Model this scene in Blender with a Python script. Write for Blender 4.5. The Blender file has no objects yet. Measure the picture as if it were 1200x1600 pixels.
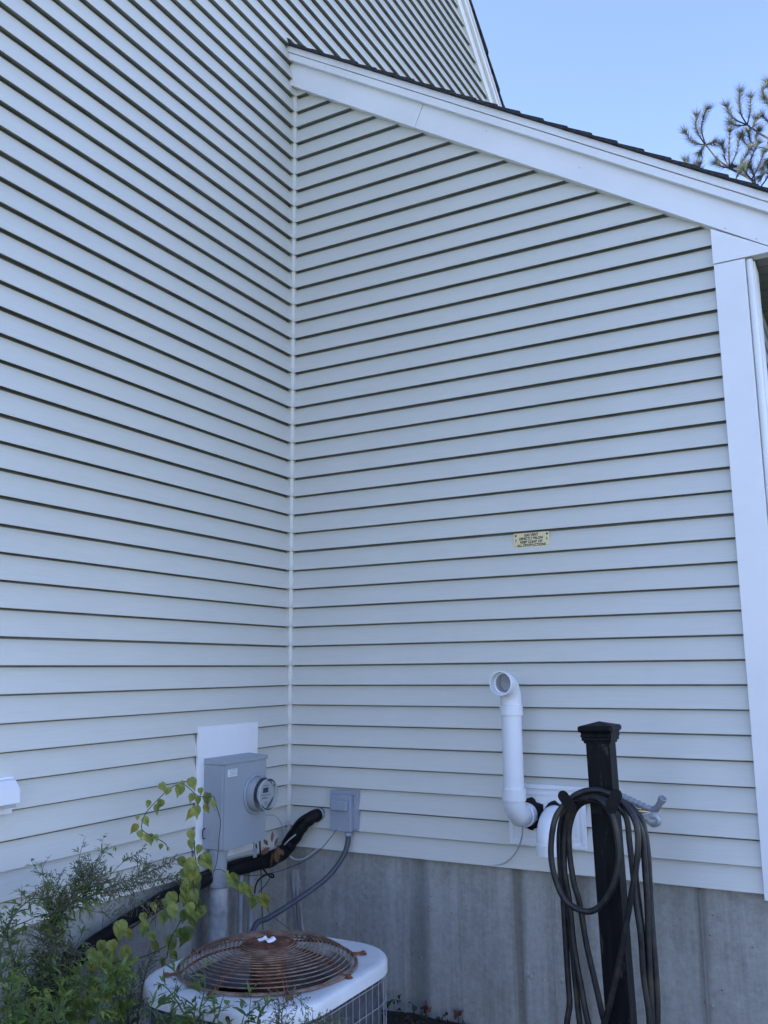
import bpy, bmesh, math, random
from mathutils import Vector, Matrix, noise
random.seed(7)
R_ = math.radians
scene = bpy.context.scene
COL = scene.collection

# ------------------------------------------------------------------ camera
CR = Vector((0.8760571, 0.48210807, -0.00978576))
CU = Vector((0.0930172, -0.14904297, 0.98444603))
CF = Vector((-0.47315088, 0.86334118, 0.1754145))
CP = Vector((2.775339, -3.988199, 0.882767))
FPX = 1387.927
cam_d = bpy.data.cameras.new('camera')
cam = bpy.data.objects.new('camera', cam_d)
COL.objects.link(cam)
mw = Matrix.Identity(4)
for i in range(3):
    mw[i][0], mw[i][1], mw[i][2], mw[i][3] = CR[i], CU[i], -CF[i], CP[i]
cam.matrix_world = mw
cam_d.sensor_fit = 'HORIZONTAL'
cam_d.sensor_width = 36
cam_d.lens = FPX / 1200 * 36
cam_d.clip_start = 0.05
cam_d.clip_end = 2000
scene.camera = cam

# ------------------------------------------------------------------ sky, sun, exposure
SUN_EL, SUN_AZ = R_(36), R_(-122)          # azimuth from +Y towards +X : behind the tall gable, to the left
world = bpy.data.worlds.new('World')
scene.world = world
world.use_nodes = True
wn = world.node_tree
bg = wn.nodes['Background']
sky = wn.nodes.new('ShaderNodeTexSky')
sky.sky_type = 'NISHITA'
sky.sun_disc = False
sky.sun_elevation = SUN_EL
sky.sun_rotation = SUN_AZ
sky.air_density = 0.8
sky.dust_density = 0.0
sky.ozone_density = 4.0
tint = wn.nodes.new('ShaderNodeMix'); tint.data_type = 'RGBA'; tint.blend_type = 'MULTIPLY'
tint.inputs[0].default_value = 1
tint.inputs[7].default_value = (1.11, .92, .955, 1)      # the camera's cool, slightly violet white balance
wn.links.new(sky.outputs[0], tint.inputs[6])
wn.links.new(tint.outputs[2], bg.inputs[0])
bg.inputs[1].default_value = 0.11
sd = bpy.data.lights.new('sun', 'SUN')
sd.energy = 4.0
sd.angle = R_(0.5)
sd.color = (1.0, 0.93, 0.82)
sun = bpy.data.objects.new('sun', sd)
COL.objects.link(sun)
sdir = Vector((math.sin(SUN_AZ) * math.cos(SUN_EL), math.cos(SUN_AZ) * math.cos(SUN_EL), math.sin(SUN_EL)))
sun.rotation_euler = sdir.to_track_quat('Z', 'Y').to_euler()
sun.location = (-8, -6, 14)
scene.view_settings.view_transform = 'Standard'
scene.view_settings.look = 'None'
scene.view_settings.gamma = 1
scene.view_settings.exposure = 2.42

# ------------------------------------------------------------------ helpers
def at(px, py, ax, k):
    """the real point on the plane ax = k that lies behind a point of the photograph"""
    d = CF + CR * ((px - 600) / FPX) - CU * ((py - 800) / FPX)
    i = 'xyz'.index(ax)
    return CP + d * ((k - CP[i]) / d[i])

class MB:
    def __init__(s):
        s.v, s.f, s.m = [], [], []
    def add(s, vs, fs, m=0):
        o = len(s.v)
        s.v += [Vector(v) for v in vs]
        s.f += [tuple(i + o for i in f) for f in fs]
        s.m += [m] * len(fs)
        return s
    def box(s, x0, x1, y0, y1, z0, z1, m=0, M=None):
        vs = [Vector((x, y, z)) for z in (z0, z1) for y in (y0, y1) for x in (x0, x1)]
        if M is not None:
            vs = [M @ v for v in vs]
        return s.add(vs, [(0, 2, 3, 1), (4, 5, 7, 6), (0, 1, 5, 4), (2, 6, 7, 3), (0, 4, 6, 2), (1, 3, 7, 5)], m)
    def prism(s, poly, a, b, ax='y', m=0):
        """poly: 2-D outline in the two other axes, extruded from a to b along ax"""
        n = len(poly)
        def P(p, k):
            return {'x': (k, p[0], p[1]), 'y': (p[0], k, p[1]), 'z': (p[0], p[1], k)}[ax]
        vs = [P(p, a) for p in poly] + [P(p, b) for p in poly]
        fs = [tuple(range(n)), tuple(range(2 * n - 1, n - 1, -1))]
        fs += [(i, i + n, (i + 1) % n + n, (i + 1) % n) for i in range(n)]
        return s.add(vs, fs, m)
    def tube(s, pts, r, n=10, closed=False, cap=True, m=0, flat=None):
        pts = [Vector(p) for p in pts]
        N = len(pts)
        rr = r if isinstance(r, (list, tuple)) else [r] * N
        o = len(s.v)
        up = None
        for i, p in enumerate(pts):
            a = pts[(i - 1) % N] if (closed or i > 0) else p
            b = pts[(i + 1) % N] if (closed or i < N - 1) else p
            t = (b - a)
            t = t.normalized() if t.length > 1e-9 else Vector((0, 0, 1))
            if up is None:
                up = Vector((0, 0, 1)) if abs(t.z) < .9 else Vector((1, 0, 0))
            u = (up - t * up.dot(t))
            u = u.normalized() if u.length > 1e-6 else t.orthogonal().normalized()
            up = u
            w = t.cross(u)
            for k in range(n):
                an = 2 * math.pi * k / n
                s.v.append(p + (u * math.cos(an) + w * math.sin(an)) * rr[i])
        segs = N if closed else N - 1
        for i in range(segs):
            j = (i + 1) % N
            for k in range(n):
                k2 = (k + 1) % n
                s.f.append((o + i * n + k, o + i * n + k2, o + j * n + k2, o + j * n + k))
                s.m.append(m)
        if cap and not closed:
            s.f.append(tuple(o + k for k in range(n - 1, -1, -1))); s.m.append(m)
            s.f.append(tuple(o + (N - 1) * n + k for k in range(n))); s.m.append(m)
        return s
    def lathe(s, prof, c, axis, n=32, m=0, cap=False):
        """prof: (radius, height along axis) pairs"""
        c = Vector(c); ax = Vector(axis).normalized()
        u = ax.orthogonal().normalized(); w = ax.cross(u)
        o = len(s.v)
        for r, h in prof:
            for k in range(n):
                an = 2 * math.pi * k / n
                s.v.append(c + ax * h + (u * math.cos(an) + w * math.sin(an)) * r)
        for i in range(len(prof) - 1):
            for k in range(n):
                k2 = (k + 1) % n
                s.f.append((o + i * n + k, o + i * n + k2, o + (i + 1) * n + k2, o + (i + 1) * n + k)); s.m.append(m)
        if cap:
            s.f.append(tuple(o + k for k in range(n - 1, -1, -1))); s.m.append(m)
            q = o + (len(prof) - 1) * n
            s.f.append(tuple(q + k for k in range(n))); s.m.append(m)
        return s
    def build(s, name, mats, parent=None, loc=None, smooth=False, bevel=0, seg=2, angle=35):
        me = bpy.data.meshes.new(name)
        if parent is not None:
            off = Vector(parent['_o'])
        else:
            off = Vector(loc) if loc is not None else Vector((0, 0, 0))
        me.from_pydata([v - off for v in s.v], [], s.f)
        for mm in (mats if isinstance(mats, (list, tuple)) else [mats]):
            me.materials.append(mm)
        for p, k in zip(me.polygons, s.m):
            p.material_index = k
        bm = bmesh.new(); bm.from_mesh(me)
        if smooth != 'leaf':
            bmesh.ops.recalc_face_normals(bm, faces=bm.faces)
        bm.to_mesh(me); bm.free()
        o = bpy.data.objects.new(name, me)
        COL.objects.link(o)
        if parent is not None:
            o.parent = parent
        else:
            o.location = off
        o['_o'] = list(off)
        if smooth is True:
            for p in me.polygons:
                p.use_smooth = True
            try:
                me.set_sharp_from_angle(angle=R_(angle))
            except Exception:
                pass
        if bevel:
            b = o.modifiers.new('bevel', 'BEVEL')
            b.width = bevel; b.segments = seg; b.limit_method = 'ANGLE'; b.angle_limit = R_(40)
            b.harden_normals = False
        return o

def tag(o, label=None, cat=None, group=None, kind=None):
    if label: o['label'] = label
    if cat: o['category'] = cat
    if group: o['group'] = group
    if kind: o['kind'] = kind
    return o
def thing(name, loc, label, cat, group=None):
    o = bpy.data.objects.new(name, None)
    COL.objects.link(o)
    o.location = loc
    o.empty_display_size = .1
    o['_o'] = list(loc)
    return tag(o, label, cat, group)

def smooth_path(pts, sub=6, closed=False):
    P = [Vector(p) for p in pts]; n = len(P); out = []
    rng = range(n) if closed else range(n - 1)
    for i in rng:
        g = (lambda k: P[k % n]) if closed else (lambda k: P[max(0, min(n - 1, k))])
        p0, p1, p2, p3 = g(i - 1), g(i), g(i + 1), g(i + 2)
        for j in range(sub):
            t = j / sub
            out.append(.5 * ((2 * p1) + (p2 - p0) * t + (2 * p0 - 5 * p1 + 4 * p2 - p3) * t * t + (3 * p1 - p0 - 3 * p2 + p3) * t ** 3))
    if not closed:
        out.append(P[-1])
    return out

# ------------------------------------------------------------------ materials
def newmat(name):
    m = bpy.data.materials.new(name); m.use_nodes = True
    return m, m.node_tree.nodes, m.node_tree.links, m.node_tree.nodes['Principled BSDF']
def coords(N, L, sc=(1, 1, 1), kind='Object'):
    tc = N.new('ShaderNodeTexCoord'); mp = N.new('ShaderNodeMapping')
    mp.inputs['Scale'].default_value = sc
    L.new(tc.outputs[kind], mp.inputs['Vector'])
    return mp.outputs[0]
def nz(N, L, vec, scale, detail=4, rough=.55):
    t = N.new('ShaderNodeTexNoise')
    t.inputs['Scale'].default_value = scale; t.inputs['Detail'].default_value = detail; t.inputs['Roughness'].default_value = rough
    L.new(vec, t.inputs['Vector'])
    return t.outputs['Fac']
def ramp(N, L, fac, stops):
    r = N.new('ShaderNodeValToRGB'); e = r.color_ramp.elements
    while len(e) < len(stops): e.new(.5)
    for q, (p, c) in zip(e, stops):
        q.position = p; q.color = (*c, 1) if len(c) == 3 else c
    L.new(fac, r.inputs[0])
    return r.outputs[0]
def mix(N, L, fac, a, b, mode='MIX'):
    m = N.new('ShaderNodeMix'); m.data_type = 'RGBA'; m.blend_type = mode
    for s, v in ((m.inputs[0], fac), (m.inputs[6], a), (m.inputs[7], b)):
        if isinstance(v, (int, float)): s.default_value = v
        elif isinstance(v, (tuple, list)): s.default_value = (*v, 1)
        else: L.new(v, s)
    return m.outputs[2]
def bump(N, L, b, h, strength=.3, dist=.005):
    u = N.new('ShaderNodeBump'); u.inputs['Strength'].default_value = strength; u.inputs['Distance'].default_value = dist
    L.new(h, u.inputs['Height']); L.new(u.outputs[0], b.inputs['Normal'])
def mat(name, c1, c2=None, scale=8, rough=.5, metal=0, bs=0, bscale=60, lo=.35, hi=.65, stretch=(1, 1, 1), spec=.5, trans=0, detail=5):
    m, N, L, b = newmat(name)
    b.inputs['Roughness'].default_value = rough
    b.inputs['Metallic'].default_value = metal
    b.inputs['Specular IOR Level'].default_value = spec
    v = coords(N, L, stretch)
    if c2:
        col = ramp(N, L, nz(N, L, v, scale, detail), [(lo, c1), (hi, c2)])
        L.new(col, b.inputs['Base Color'])
    else:
        b.inputs['Base Color'].default_value = (*c1, 1)
    if bs:
        bump(N, L, b, nz(N, L, v, bscale, 3), bs, .003)
    return m

def siding_material():
    m, N, L, b = newmat('grey_vinyl_siding')
    v = coords(N, L, (1.0, 1.0, 34))
    v2 = coords(N, L, (1, 1, 1))
    grain = nz(N, L, v, 5, 5, .65)
    big = nz(N, L, v2, 1.1, 4, .6)
    blot = nz(N, L, coords(N, L, (1, 1, 4)), 5, 5, .7)
    col = ramp(N, L, big, [(.3, (.605, .598, .525)), (.7, (.655, .645, .57))])
    col = mix(N, L, ramp(N, L, blot, [(.62, (0, 0, 0)), (.8, (.22, .22, .22))]), col, (.42, .43, .42))
    col = mix(N, L, .08, col, ramp(N, L, grain, [(.3, (.2, .2, .2)), (.7, (.9, .9, .9))]))
    L.new(col, b.inputs['Base Color'])
    b.inputs['Roughness'].default_value = .36
    b.inputs['Specular IOR Level'].default_value = .65
    bump(N, L, b, grain, .2, .0010)
    return m

def concrete_material():
    m, N, L, b = newmat('cast_concrete')
    v = coords(N, L)
    big = nz(N, L, v, 3.4, 7, .68)
    fine = nz(N, L, v, 45, 6, .7)
    streak = nz(N, L, coords(N, L, (7, 7, .55)), 2.0, 5, .6)
    streak2 = nz(N, L, coords(N, L, (26, 26, .9)), 2.0, 4, .6)
    col = ramp(N, L, big, [(.32, (.29, .28, .24)), (.68, (.43, .42, .365))])
    col = mix(N, L, ramp(N, L, streak, [(.42, (.0, .0, .0)), (.62, (.5, .5, .5))]), col, (.52, .515, .46))
    col = mix(N, L, ramp(N, L, streak2, [(.5, (0, 0, 0)), (.70, (.28, .28, .28))]), col, (.15, .15, .135))
    col = mix(N, L, .28, col, ramp(N, L, fine, [(.3, (.05, .05, .05)), (.75, (.5, .5, .5))]))
    # two old water stains running down the wall
    sx = N.new('ShaderNodeSeparateXYZ'); L.new(v, sx.inputs[0])
    for x0, w, c in ((1.275, .035, (.13, .105, .075)), (1.56, .045, (.13, .12, .085)), (.78, .06, (.14, .15, .14)), (2.07, .03, (.17, .165, .14))):
        a = N.new('ShaderNodeMath'); a.operation = 'SUBTRACT'; L.new(sx.outputs[0], a.inputs[0]); a.inputs[1].default_value = x0
        ad = N.new('ShaderNodeMath'); ad.operation = 'MULTIPLY_ADD'
        L.new(streak2, ad.inputs[0]); ad.inputs[1].default_value = .05; L.new(a.outputs[0], ad.inputs[2])
        g = N.new('ShaderNodeMath'); g.operation = 'ABSOLUTE'; L.new(ad.outputs[0], g.inputs[0])
        mr = N.new('ShaderNodeMapRange'); mr.inputs['From Min'].default_value = w * .4; mr.inputs['From Max'].default_value = w
        mr.inputs['To Min'].default_value = .55; mr.inputs['To Max'].default_value = 0
        L.new(g.outputs[0], mr.inputs['Value'])
        col = mix(N, L, mr.outputs[0], col, c)
    # air holes
    vo = N.new('ShaderNodeTexVoronoi'); vo.inputs['Scale'].default_value = 26; L.new(v, vo.inputs['Vector'])
    hole = ramp(N, L, vo.outputs['Distance'], [(.05, (1, 1, 1)), (.10, (0, 0, 0))])
    hm = mix(N, L, 1.0, hole, ramp(N, L, nz(N, L, v, 7, 2), [(.5, (0, 0, 0)), (.56, (1, 1, 1))]), 'MULTIPLY')
    col = mix(N, L, hm, col, (.05, .05, .05))
    vo2 = N.new('ShaderNodeTexVoronoi'); vo2.inputs['Scale'].default_value = 60; L.new(v, vo2.inputs['Vector'])
    sp = ramp(N, L, vo2.outputs['Distance'], [(.06, (1, 1, 1)), (.14, (0, 0, 0))])
    spm = mix(N, L, 1.0, sp, ramp(N, L, nz(N, L, v, 5, 2), [(.56, (0, 0, 0)), (.6, (.8, .8, .8))]), 'MULTIPLY')
    col = mix(N, L, spm, col, (.5, .5, .5))
    L.new(col, b.inputs['Base Color'])
    b.inputs['Roughness'].default_value = .85
    b.inputs['Specular IOR Level'].default_value = .3
    h = mix(N, L, .5, big, fine)
    h = mix(N, L, hm, h, (0, 0, 0))
    bump(N, L, b, h, .5, .006)
    return m

M_SID = siding_material()
M_CON = concrete_material()
M_GROOVE_SHADE = mat('shade_toned_vinyl_channel', (.18, .183, .17), (.25, .253, .235), 8, .8)  # siding vinyl darkened to paint in the shade of the lap grooves
M_UNDER = mat('shade_toned_vinyl_underside', (.24, .245, .225), (.34, .345, .32), 8, .8)  # siding vinyl toned down, the shade under each lap put into its colour
M_TRIM = mat('white_trim', (.80, .80, .80), (.85, .85, .85), 3, .38, bs=.05, bscale=40)
M_TRIM2 = mat('white_vinyl_block', (.78, .78, .78), (.83, .83, .83), 6, .45, bs=.04)
M_SHIN = mat('dark_asphalt_shingle', (.018, .019, .021), (.05, .05, .052), 60, .9, bs=.8, bscale=220)
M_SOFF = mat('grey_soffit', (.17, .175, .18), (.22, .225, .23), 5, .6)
M_DARK = mat('dark_void', (.012, .012, .013), rough=.9)
M_PVC = mat('white_pvc', (.80, .815, .83), (.72, .735, .745), 5, .3, lo=.5, hi=.85)
M_PVCIN = mat('grey_pvc_inside', (.42, .43, .44), (.5, .51, .52), 5, .5)
M_BOX = mat('grey_painted_steel', (.31, .34, .365), (.35, .38, .405), 4, .42, bs=.06, bscale=90)
M_BOX2 = mat('grey_utility_enamel', (.29, .32, .37), (.34, .37, .42), 5, .45, bs=.05)
M_COND = mat('grey_conduit', (.30, .325, .345), (.36, .385, .41), 9, .5)
M_CONDD = mat('cement_splashed_conduit', (.24, .25, .25), (.45, .455, .45), 14, .8, bs=.5, bscale=50)
M_BLK = mat('black_rubber', (.005, .005, .006), (.012, .012, .013), 12, .5, bs=.3, bscale=40, spec=.2)
M_BLKFOAM = mat('black_foam_insulation', (.005, .005, .006), (.011, .011, .012), 20, .6, bs=.6, bscale=26, spec=.2)
M_FLEX = mat('dark_grey_flexible_conduit', (.055, .065, .08), (.075, .085, .105), 8, .45)
M_WIREB = mat('brown_wire', (.07, .035, .025), rough=.6)
M_WIREG = mat('grey_cable', (.42, .43, .43), (.5, .5, .5), 9, .5)
M_STEEL = mat('galvanised_steel', (.38, .40, .42), (.5, .52, .54), 20, .45, metal=.6)
M_BRASSP = mat('pale_brass_plate', (.74, .62, .34), (.82, .70, .42), 12, .5, metal=.15)
M_BRASS = mat('worn_brass', (.50, .36, .16), (.62, .48, .25), 30, .35, metal=.8)
M_INK = mat('black_ink', (.015, .015, .012), rough=.7)
M_WOOD = mat('weathered_grey_wood', (.13, .12, .105), (.34, .33, .31), 9, .9, bs=.8, bscale=30, stretch=(9, 9, .7))
M_ACW = mat('white_enamel', (.66, .675, .67), (.74, .75, .745), 4, .35, bs=.03)
M_COIL = mat('dark_coil_fins', (.10, .105, .115), (.17, .175, .19), 30, .5, metal=.3)
M_GUARD = mat('pale_wire_guard', (.30, .31, .33), (.40, .41, .42), 20, .5)
M_SHRD = mat('grey_sheet_metal', (.26, .265, .265), (.36, .36, .355), 7, .5, metal=.3)
M_RUST = mat('rusty_wire', (.13, .060, .032), (.30, .20, .135), 22, .8, bs=.7, bscale=120)
M_RUSTD = mat('deep_rust', (.07, .024, .012), (.22, .085, .04), 22, .9, bs=.9, bscale=70)
M_LABEL = mat('white_paper', (.78, .73, .74), (.8, .8, .8), 10, .5)
M_LEAFB = mat('dead_oak_leaf', (.10, .05, .022), (.19, .10, .05), 20, .8)
M_BARK = mat('bark', (.05, .038, .028), (.12, .10, .08), 14, .9, bs=.8, bscale=20)
M_STEM = mat('brown_stem', (.045, .032, .022), (.09, .07, .045), 30, .8)
M_GSTEM = mat('green_stem', (.05, .075, .03), (.09, .11, .05), 30, .7)
M_SILV = mat('grey_nozzle_plastic', (.22, .24, .27), (.30, .32, .35), 14, .4)

def hose_material():
    m, N, L, b = newmat('black_ribbed_hose')
    v = coords(N, L)
    col = ramp(N, L, nz(N, L, v, 30, 4), [(.4, (.007, .007, .008)), (.62, (.022, .021, .020))])
    dirt = ramp(N, L, nz(N, L, v, 6, 4), [(.52, (0, 0, 0)), (.66, (.6, .6, .6))])
    col = mix(N, L, dirt, col, (.07, .055, .035))
    L.new(col, b.inputs['Base Color'])
    b.inputs['Roughness'].default_value = .52
    return m
M_HOSE = hose_material()

def post_material():
    m, N, L, b = newmat('black_painted_post')
    v = coords(N, L, (14, 14, 1.1)); v1 = coords(N, L)
    g = nz(N, L, v, 3.5, 5, .6)
    col = ramp(N, L, g, [(.35, (.004, .0045, .006)), (.7, (.011, .0115, .013))])
    wear = mix(N, L, 1.0, ramp(N, L, nz(N, L, coords(N, L, (9, 9, 2)), 3, 6, .7), [(.56, (0, 0, 0)), (.68, (1, 1, 1))]),
               ramp(N, L, nz(N, L, v, 6, 4, .7), [(.45, (0, 0, 0)), (.6, (.9, .9, .9))]), 'MULTIPLY')
    col = mix(N, L, wear, col, (.13, .11, .095))
    L.new(col, b.inputs['Base Color'])
    b.inputs['Roughness'].default_value = .5; b.inputs['Specular IOR Level'].default_value = .12
    bump(N, L, b, g, .5, .003)
    return m
M_POST = post_material()

def leaf_mat(name, c1, c2, c3=None, scale=3, rough=.5):
    m, N, L, b = newmat(name)
    oi = coords(N, L)
    f = nz(N, L, oi, scale, 3, .6)
    st = [(.36, c1), (.55, c2)] + ([(.68, c3)] if c3 else [])
    L.new(ramp(N, L, f, st), b.inputs['Base Color'])
    b.inputs['Roughness'].default_value = rough
    tr = N.new('ShaderNodeBsdfTranslucent'); ms = N.new('ShaderNodeMixShader'); ms.inputs[0].default_value = .3
    L.new(ramp(N, L, f, st), tr.inputs[0])
    out = N['Material Output'] if 'Material Output' in N else None
    L.new(b.outputs[0], ms.inputs[1]); L.new(tr.outputs[0], ms.inputs[2]); L.new(ms.outputs[0], out.inputs[0])
    return m
M_VINE = leaf_mat('vine_leaf', (.15, .20, .04), (.29, .32, .07), (.44, .40, .09), 9)
M_VINEY = leaf_mat('yellow_vine_leaf', (.28, .27, .04), (.36, .30, .05), (.30, .18, .04), 20)
M_WEED = leaf_mat('weed_leaf', (.085, .145, .04), (.16, .22, .065), (.24, .28, .11), 7)
M_WEEDL = leaf_mat('light_weed_leaf', (.12, .19, .03), (.21, .28, .05), (.30, .33, .08), 9)
M_SEED = leaf_mat('seed_plume', (.13, .12, .07), (.19, .175, .12), (.11, .13, .07), 20, .8)
M_PINE = leaf_mat('pine_needle', (.05, .07, .06), (.09, .115, .095), None, 6)
M_GCOV = leaf_mat('ground_leaf', (.018, .03, .016), (.035, .055, .028), (.10, .045, .03), 14)

def ground_material():
    m, N, L, b = newmat('soil_and_thin_grass')
    v = coords(N, L)
    a = nz(N, L, v, 1.3, 6, .6); f = nz(N, L, v, 30, 6, .75)
    col = ramp(N, L, f, [(.3, (.012, .010, .008)), (.55, (.04, .032, .024)), (.75, (.08, .065, .05))])
    far = ramp(N, L, a, [(.35, (.045, .065, .025)), (.65, (.075, .09, .04))])
    ds = N.new('ShaderNodeVectorMath'); ds.operation = 'LENGTH'; L.new(v, ds.inputs[0])
    mr = N.new('ShaderNodeMapRange'); mr.inputs['From Min'].default_value = 3.2; mr.inputs['From Max'].default_value = 4.5
    L.new(ds.outputs['Value'], mr.inputs['Value'])
    L.new(mix(N, L, mr.outputs[0], col, far), b.inputs['Base Color'])
    b.inputs['Roughness'].default_value = .95
    bump(N, L, b, f, .8, .02)
    return m
M_GROUND = ground_material()

# ------------------------------------------------------------------ ground
GZ = -.70
g = MB()
xs = [-300, -60, -12, -4, -1] + [i * .1 for i in range(-5, 31)] + [4, 8, 20, 60, 300]
ys = [-300, -60, -16, -8, -5] + [i * .1 for i in range(-40, 3)] + [1, 4, 12, 60, 300]
for y in ys:
    for x in xs:
        d = (abs(x) < 4 and abs(y) < 5)
        z = GZ + (.02 * noise.noise(Vector((x * 3, y * 3, 0))) + .008 * noise.noise(Vector((x * 14, y * 14, 3))) if d else 0)
        g.v.append(Vector((x, y, z)))
nx = len(xs)
for j in range(len(ys) - 1):
    for i in range(nx - 1):
        a = j * nx + i
        g.f.append((a, a + 1, a + nx + 1, a + nx)); g.m.append(0)
tag(g.build('ground', M_GROUND, smooth=True), kind='structure')

# ------------------------------------------------------------------ the house
C = 0.1016
SL = .665                       # rake slope of the low wing
SLA = .786                      # rake slope of the tall gable
house = thing('house', (0, 0, GZ), 'grey vinyl sided house corner with white rake trim on a concrete foundation', 'house')

def lap(mb, axis, a, b, z0, seg=.35, step=.027, seed=0, top=None):
    """one lap of siding between a and b; outward is -y (axis x) or +x (axis y)"""
    n = max(2, int(abs(b - a) / seg))
    ring = []
    zt = z0 + C
    rnd = random.Random(seed)
    dz = rnd.uniform(-.0012, .0012)
    for i in range(n + 1):
        t = a + (b - a) * i / n
        w = .0015 * noise.noise(Vector((t * 1.1, z0 * 7.3, seed * .37))) + .0005 * noise.noise(Vector((t * 4, z0 * 3, 9)))
        prof = [(-.003, z0 + .0075), (step - .0062 + w, z0 + .0050), (step - .0030 + w, z0 + .0002), (step - .0008 + w, z0 - .0004), (step + w, z0 + .0015), (.0155 + w * 1.3, z0 + C * .47), (.0034 + w * .3, zt - .0074), (-.0035, zt - .0072), (-.0035, zt + .019)]
        for d, z in prof:
            z += dz
            ring.append(Vector((t, -d, z)) if axis == 'x' else Vector((d, t, z)))
    k = 9
    fs = []
    for i in range(n):
        for j in range(k - 1):
            q = i * k + j
            fs.append((q, q + 1, q + k + 1, q + k))
    o = len(mb.m)
    mb.add(ring, fs)
    for i in range(n):                  # shade under the lip and in the channel, painted by darker materials
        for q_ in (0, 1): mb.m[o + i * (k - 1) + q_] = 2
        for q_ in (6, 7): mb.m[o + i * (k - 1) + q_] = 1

# wing wall, facing the camera (plane y = 0)
wb = MB()
for n in range(0, 44):
    z0 = n * C
    xe = min(2.2935, (4.455 - z0) / SL)
    if xe < .06: break
    lap(wb, 'x', .0323, xe, z0, seed=n)
wb.box(-.3, 2.415, .008, .12, 0.002, 2.63)
wb.prism([(-.3, 2.63), (2.415, 2.63), (2.415, 2.80), (-.3, 4.56)], .008, .12, 'y')
siding_b = wb.build('siding_wall', [M_SID, M_GROOVE_SHADE, M_UNDER], house, smooth=True, angle=28)
siding_b['label'] = 'siding wall of the low wing under the sloping white rake'
# tall gable wall (plane x = 0)
wa = MB()
PEAK_Y = -1.2
PEAK_Z = 6.753 + (2.46 - PEAK_Y) * SLA
n = 0
while n * C < PEAK_Z - .1:
    z0 = n * C
    yr = 2.46 + (6.753 - z0) / SLA + .05
    yl = 2 * PEAK_Y - yr
    if z0 < 4.45:
        # clear of the corner post below the wing's roof, then on behind it
        lap(wa, 'y', max(yl, -7.0), -.0323, z0, seg=.45, seed=100 + n)
        if z0 > 2.3:
            lap(wa, 'y', .13, min(yr, 5.0), z0, seg=.6, seed=300 + n)
    else:
        lap(wa, 'y', max(yl, -7.0), min(yr, 5.0), z0, seg=.45, seed=100 + n)
    n += 1
wa.prism([(-7, .002), (5, .002), (5, PEAK_Z - (5 - PEAK_Y) * SLA), (PEAK_Y, PEAK_Z), (-7, PEAK_Z - (PEAK_Y + 7) * SLA)], -.14, -.008, 'x')
tag(wa.build('siding_wall', [M_SID, M_GROOVE_SHADE, M_UNDER], house, smooth=True, angle=28), 'siding wall of the tall gable on the left')
# the parts of the main house that stand behind the gable
sh = MB()
e1, e2 = PEAK_Z - (5 - PEAK_Y) * SLA, PEAK_Z - (PEAK_Y + 7) * SLA
sh.box(-9, -.15, 4.85, 4.99, GZ, e1 - .05)
sh.box(-9, -.15, -6.99, -6.85, GZ, e2 - .05)
sh.prism([(-7, GZ), (5, GZ), (5, e1), (PEAK_Y, PEAK_Z), (-7, e2)], -9.1, -9, 'x')
sh.box(2.28, 2.415, .13, 5, .0, 2.75)
sh.box(-.1, 2.415, 4.9, 5.0, .0, 2.75)
tag(sh.build('far_wall', M_SID, house), None)
# side wall of the wing, seen edge on
sw = MB()
for n in range(0, 26):
    z0 = n * C
    ring = []
    for y in (.125, 5.0):
        for d, z in ((0, z0 - .004), (.0125, z0), (.016, z0), (.0035, z0 + C + .002)):
            ring.append(Vector((2.421 + d * .6, y, z)))
    sw.add(ring, [(j, j + 1, j + 5, j + 4) for j in range(3)])
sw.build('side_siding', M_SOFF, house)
# inside corner post
cp = MB()
cp.prism([(0, 0), (0, -.0325), (.0195, -.0325), (.0225, -.0300), (.0300, -.0225), (.0325, -.0195), (.0325, 0)], -.002, 4.42, 'z')
cp.build('corner_post', M_SID, house)
# foundation
fd = MB()
fd.box(-.13, 2.405, .012, .26, GZ - .3, -.001)
fd.box(-.26, -.012, -7, .26, GZ - .3, -.001)
fd.box(2.2, 2.405, .261, 5, GZ - .3, -.002)
fd.box(-.1, 2.199, 4.7, 5, GZ - .3, -.002)
for px, w in ((632, .004), (820, .003), (868, .004), (1100, .005), (722, .0025)):
    p = at(px, 1480, 'y', .012)
    fd.box(p.x - w, p.x + w, .0065, .014, GZ - .1, -.003)
    fd.box(p.x + w + .001, p.x + w + .004, .0095, .014, GZ - .1, -.003)
for y in (-.30, -.95, -1.55, -2.2):
    fd.box(-.014, -.008, y - .003, y + .003, GZ - .1, -.003)
for px, py, s in ((637, 1490, .010), (657, 1496, .006), (822, 1521, .014), (829, 1526, .010), (850, 1531, .006), (878, 1533, .009), (1105, 1566, .010), (1112, 1572, .009)):
    p = at(px, py, 'y', .012)
    fs0 = len(fd.v)
    fd.lathe([(s * 1.2, 0), (s, .003), (s * .55, .005), (s * .4, .001), (.0005, .001)], (p.x, .0125, p.z), (0, -1, 0), 12)
    for v in fd.v[fs0:]:
        d = noise.noise(v * 120)
        v.x += d * s * .5; v.z += noise.noise(v * 120 + Vector((5, 5, 5))) * s * .5
fd.build('foundation', M_CON, house)

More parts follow.
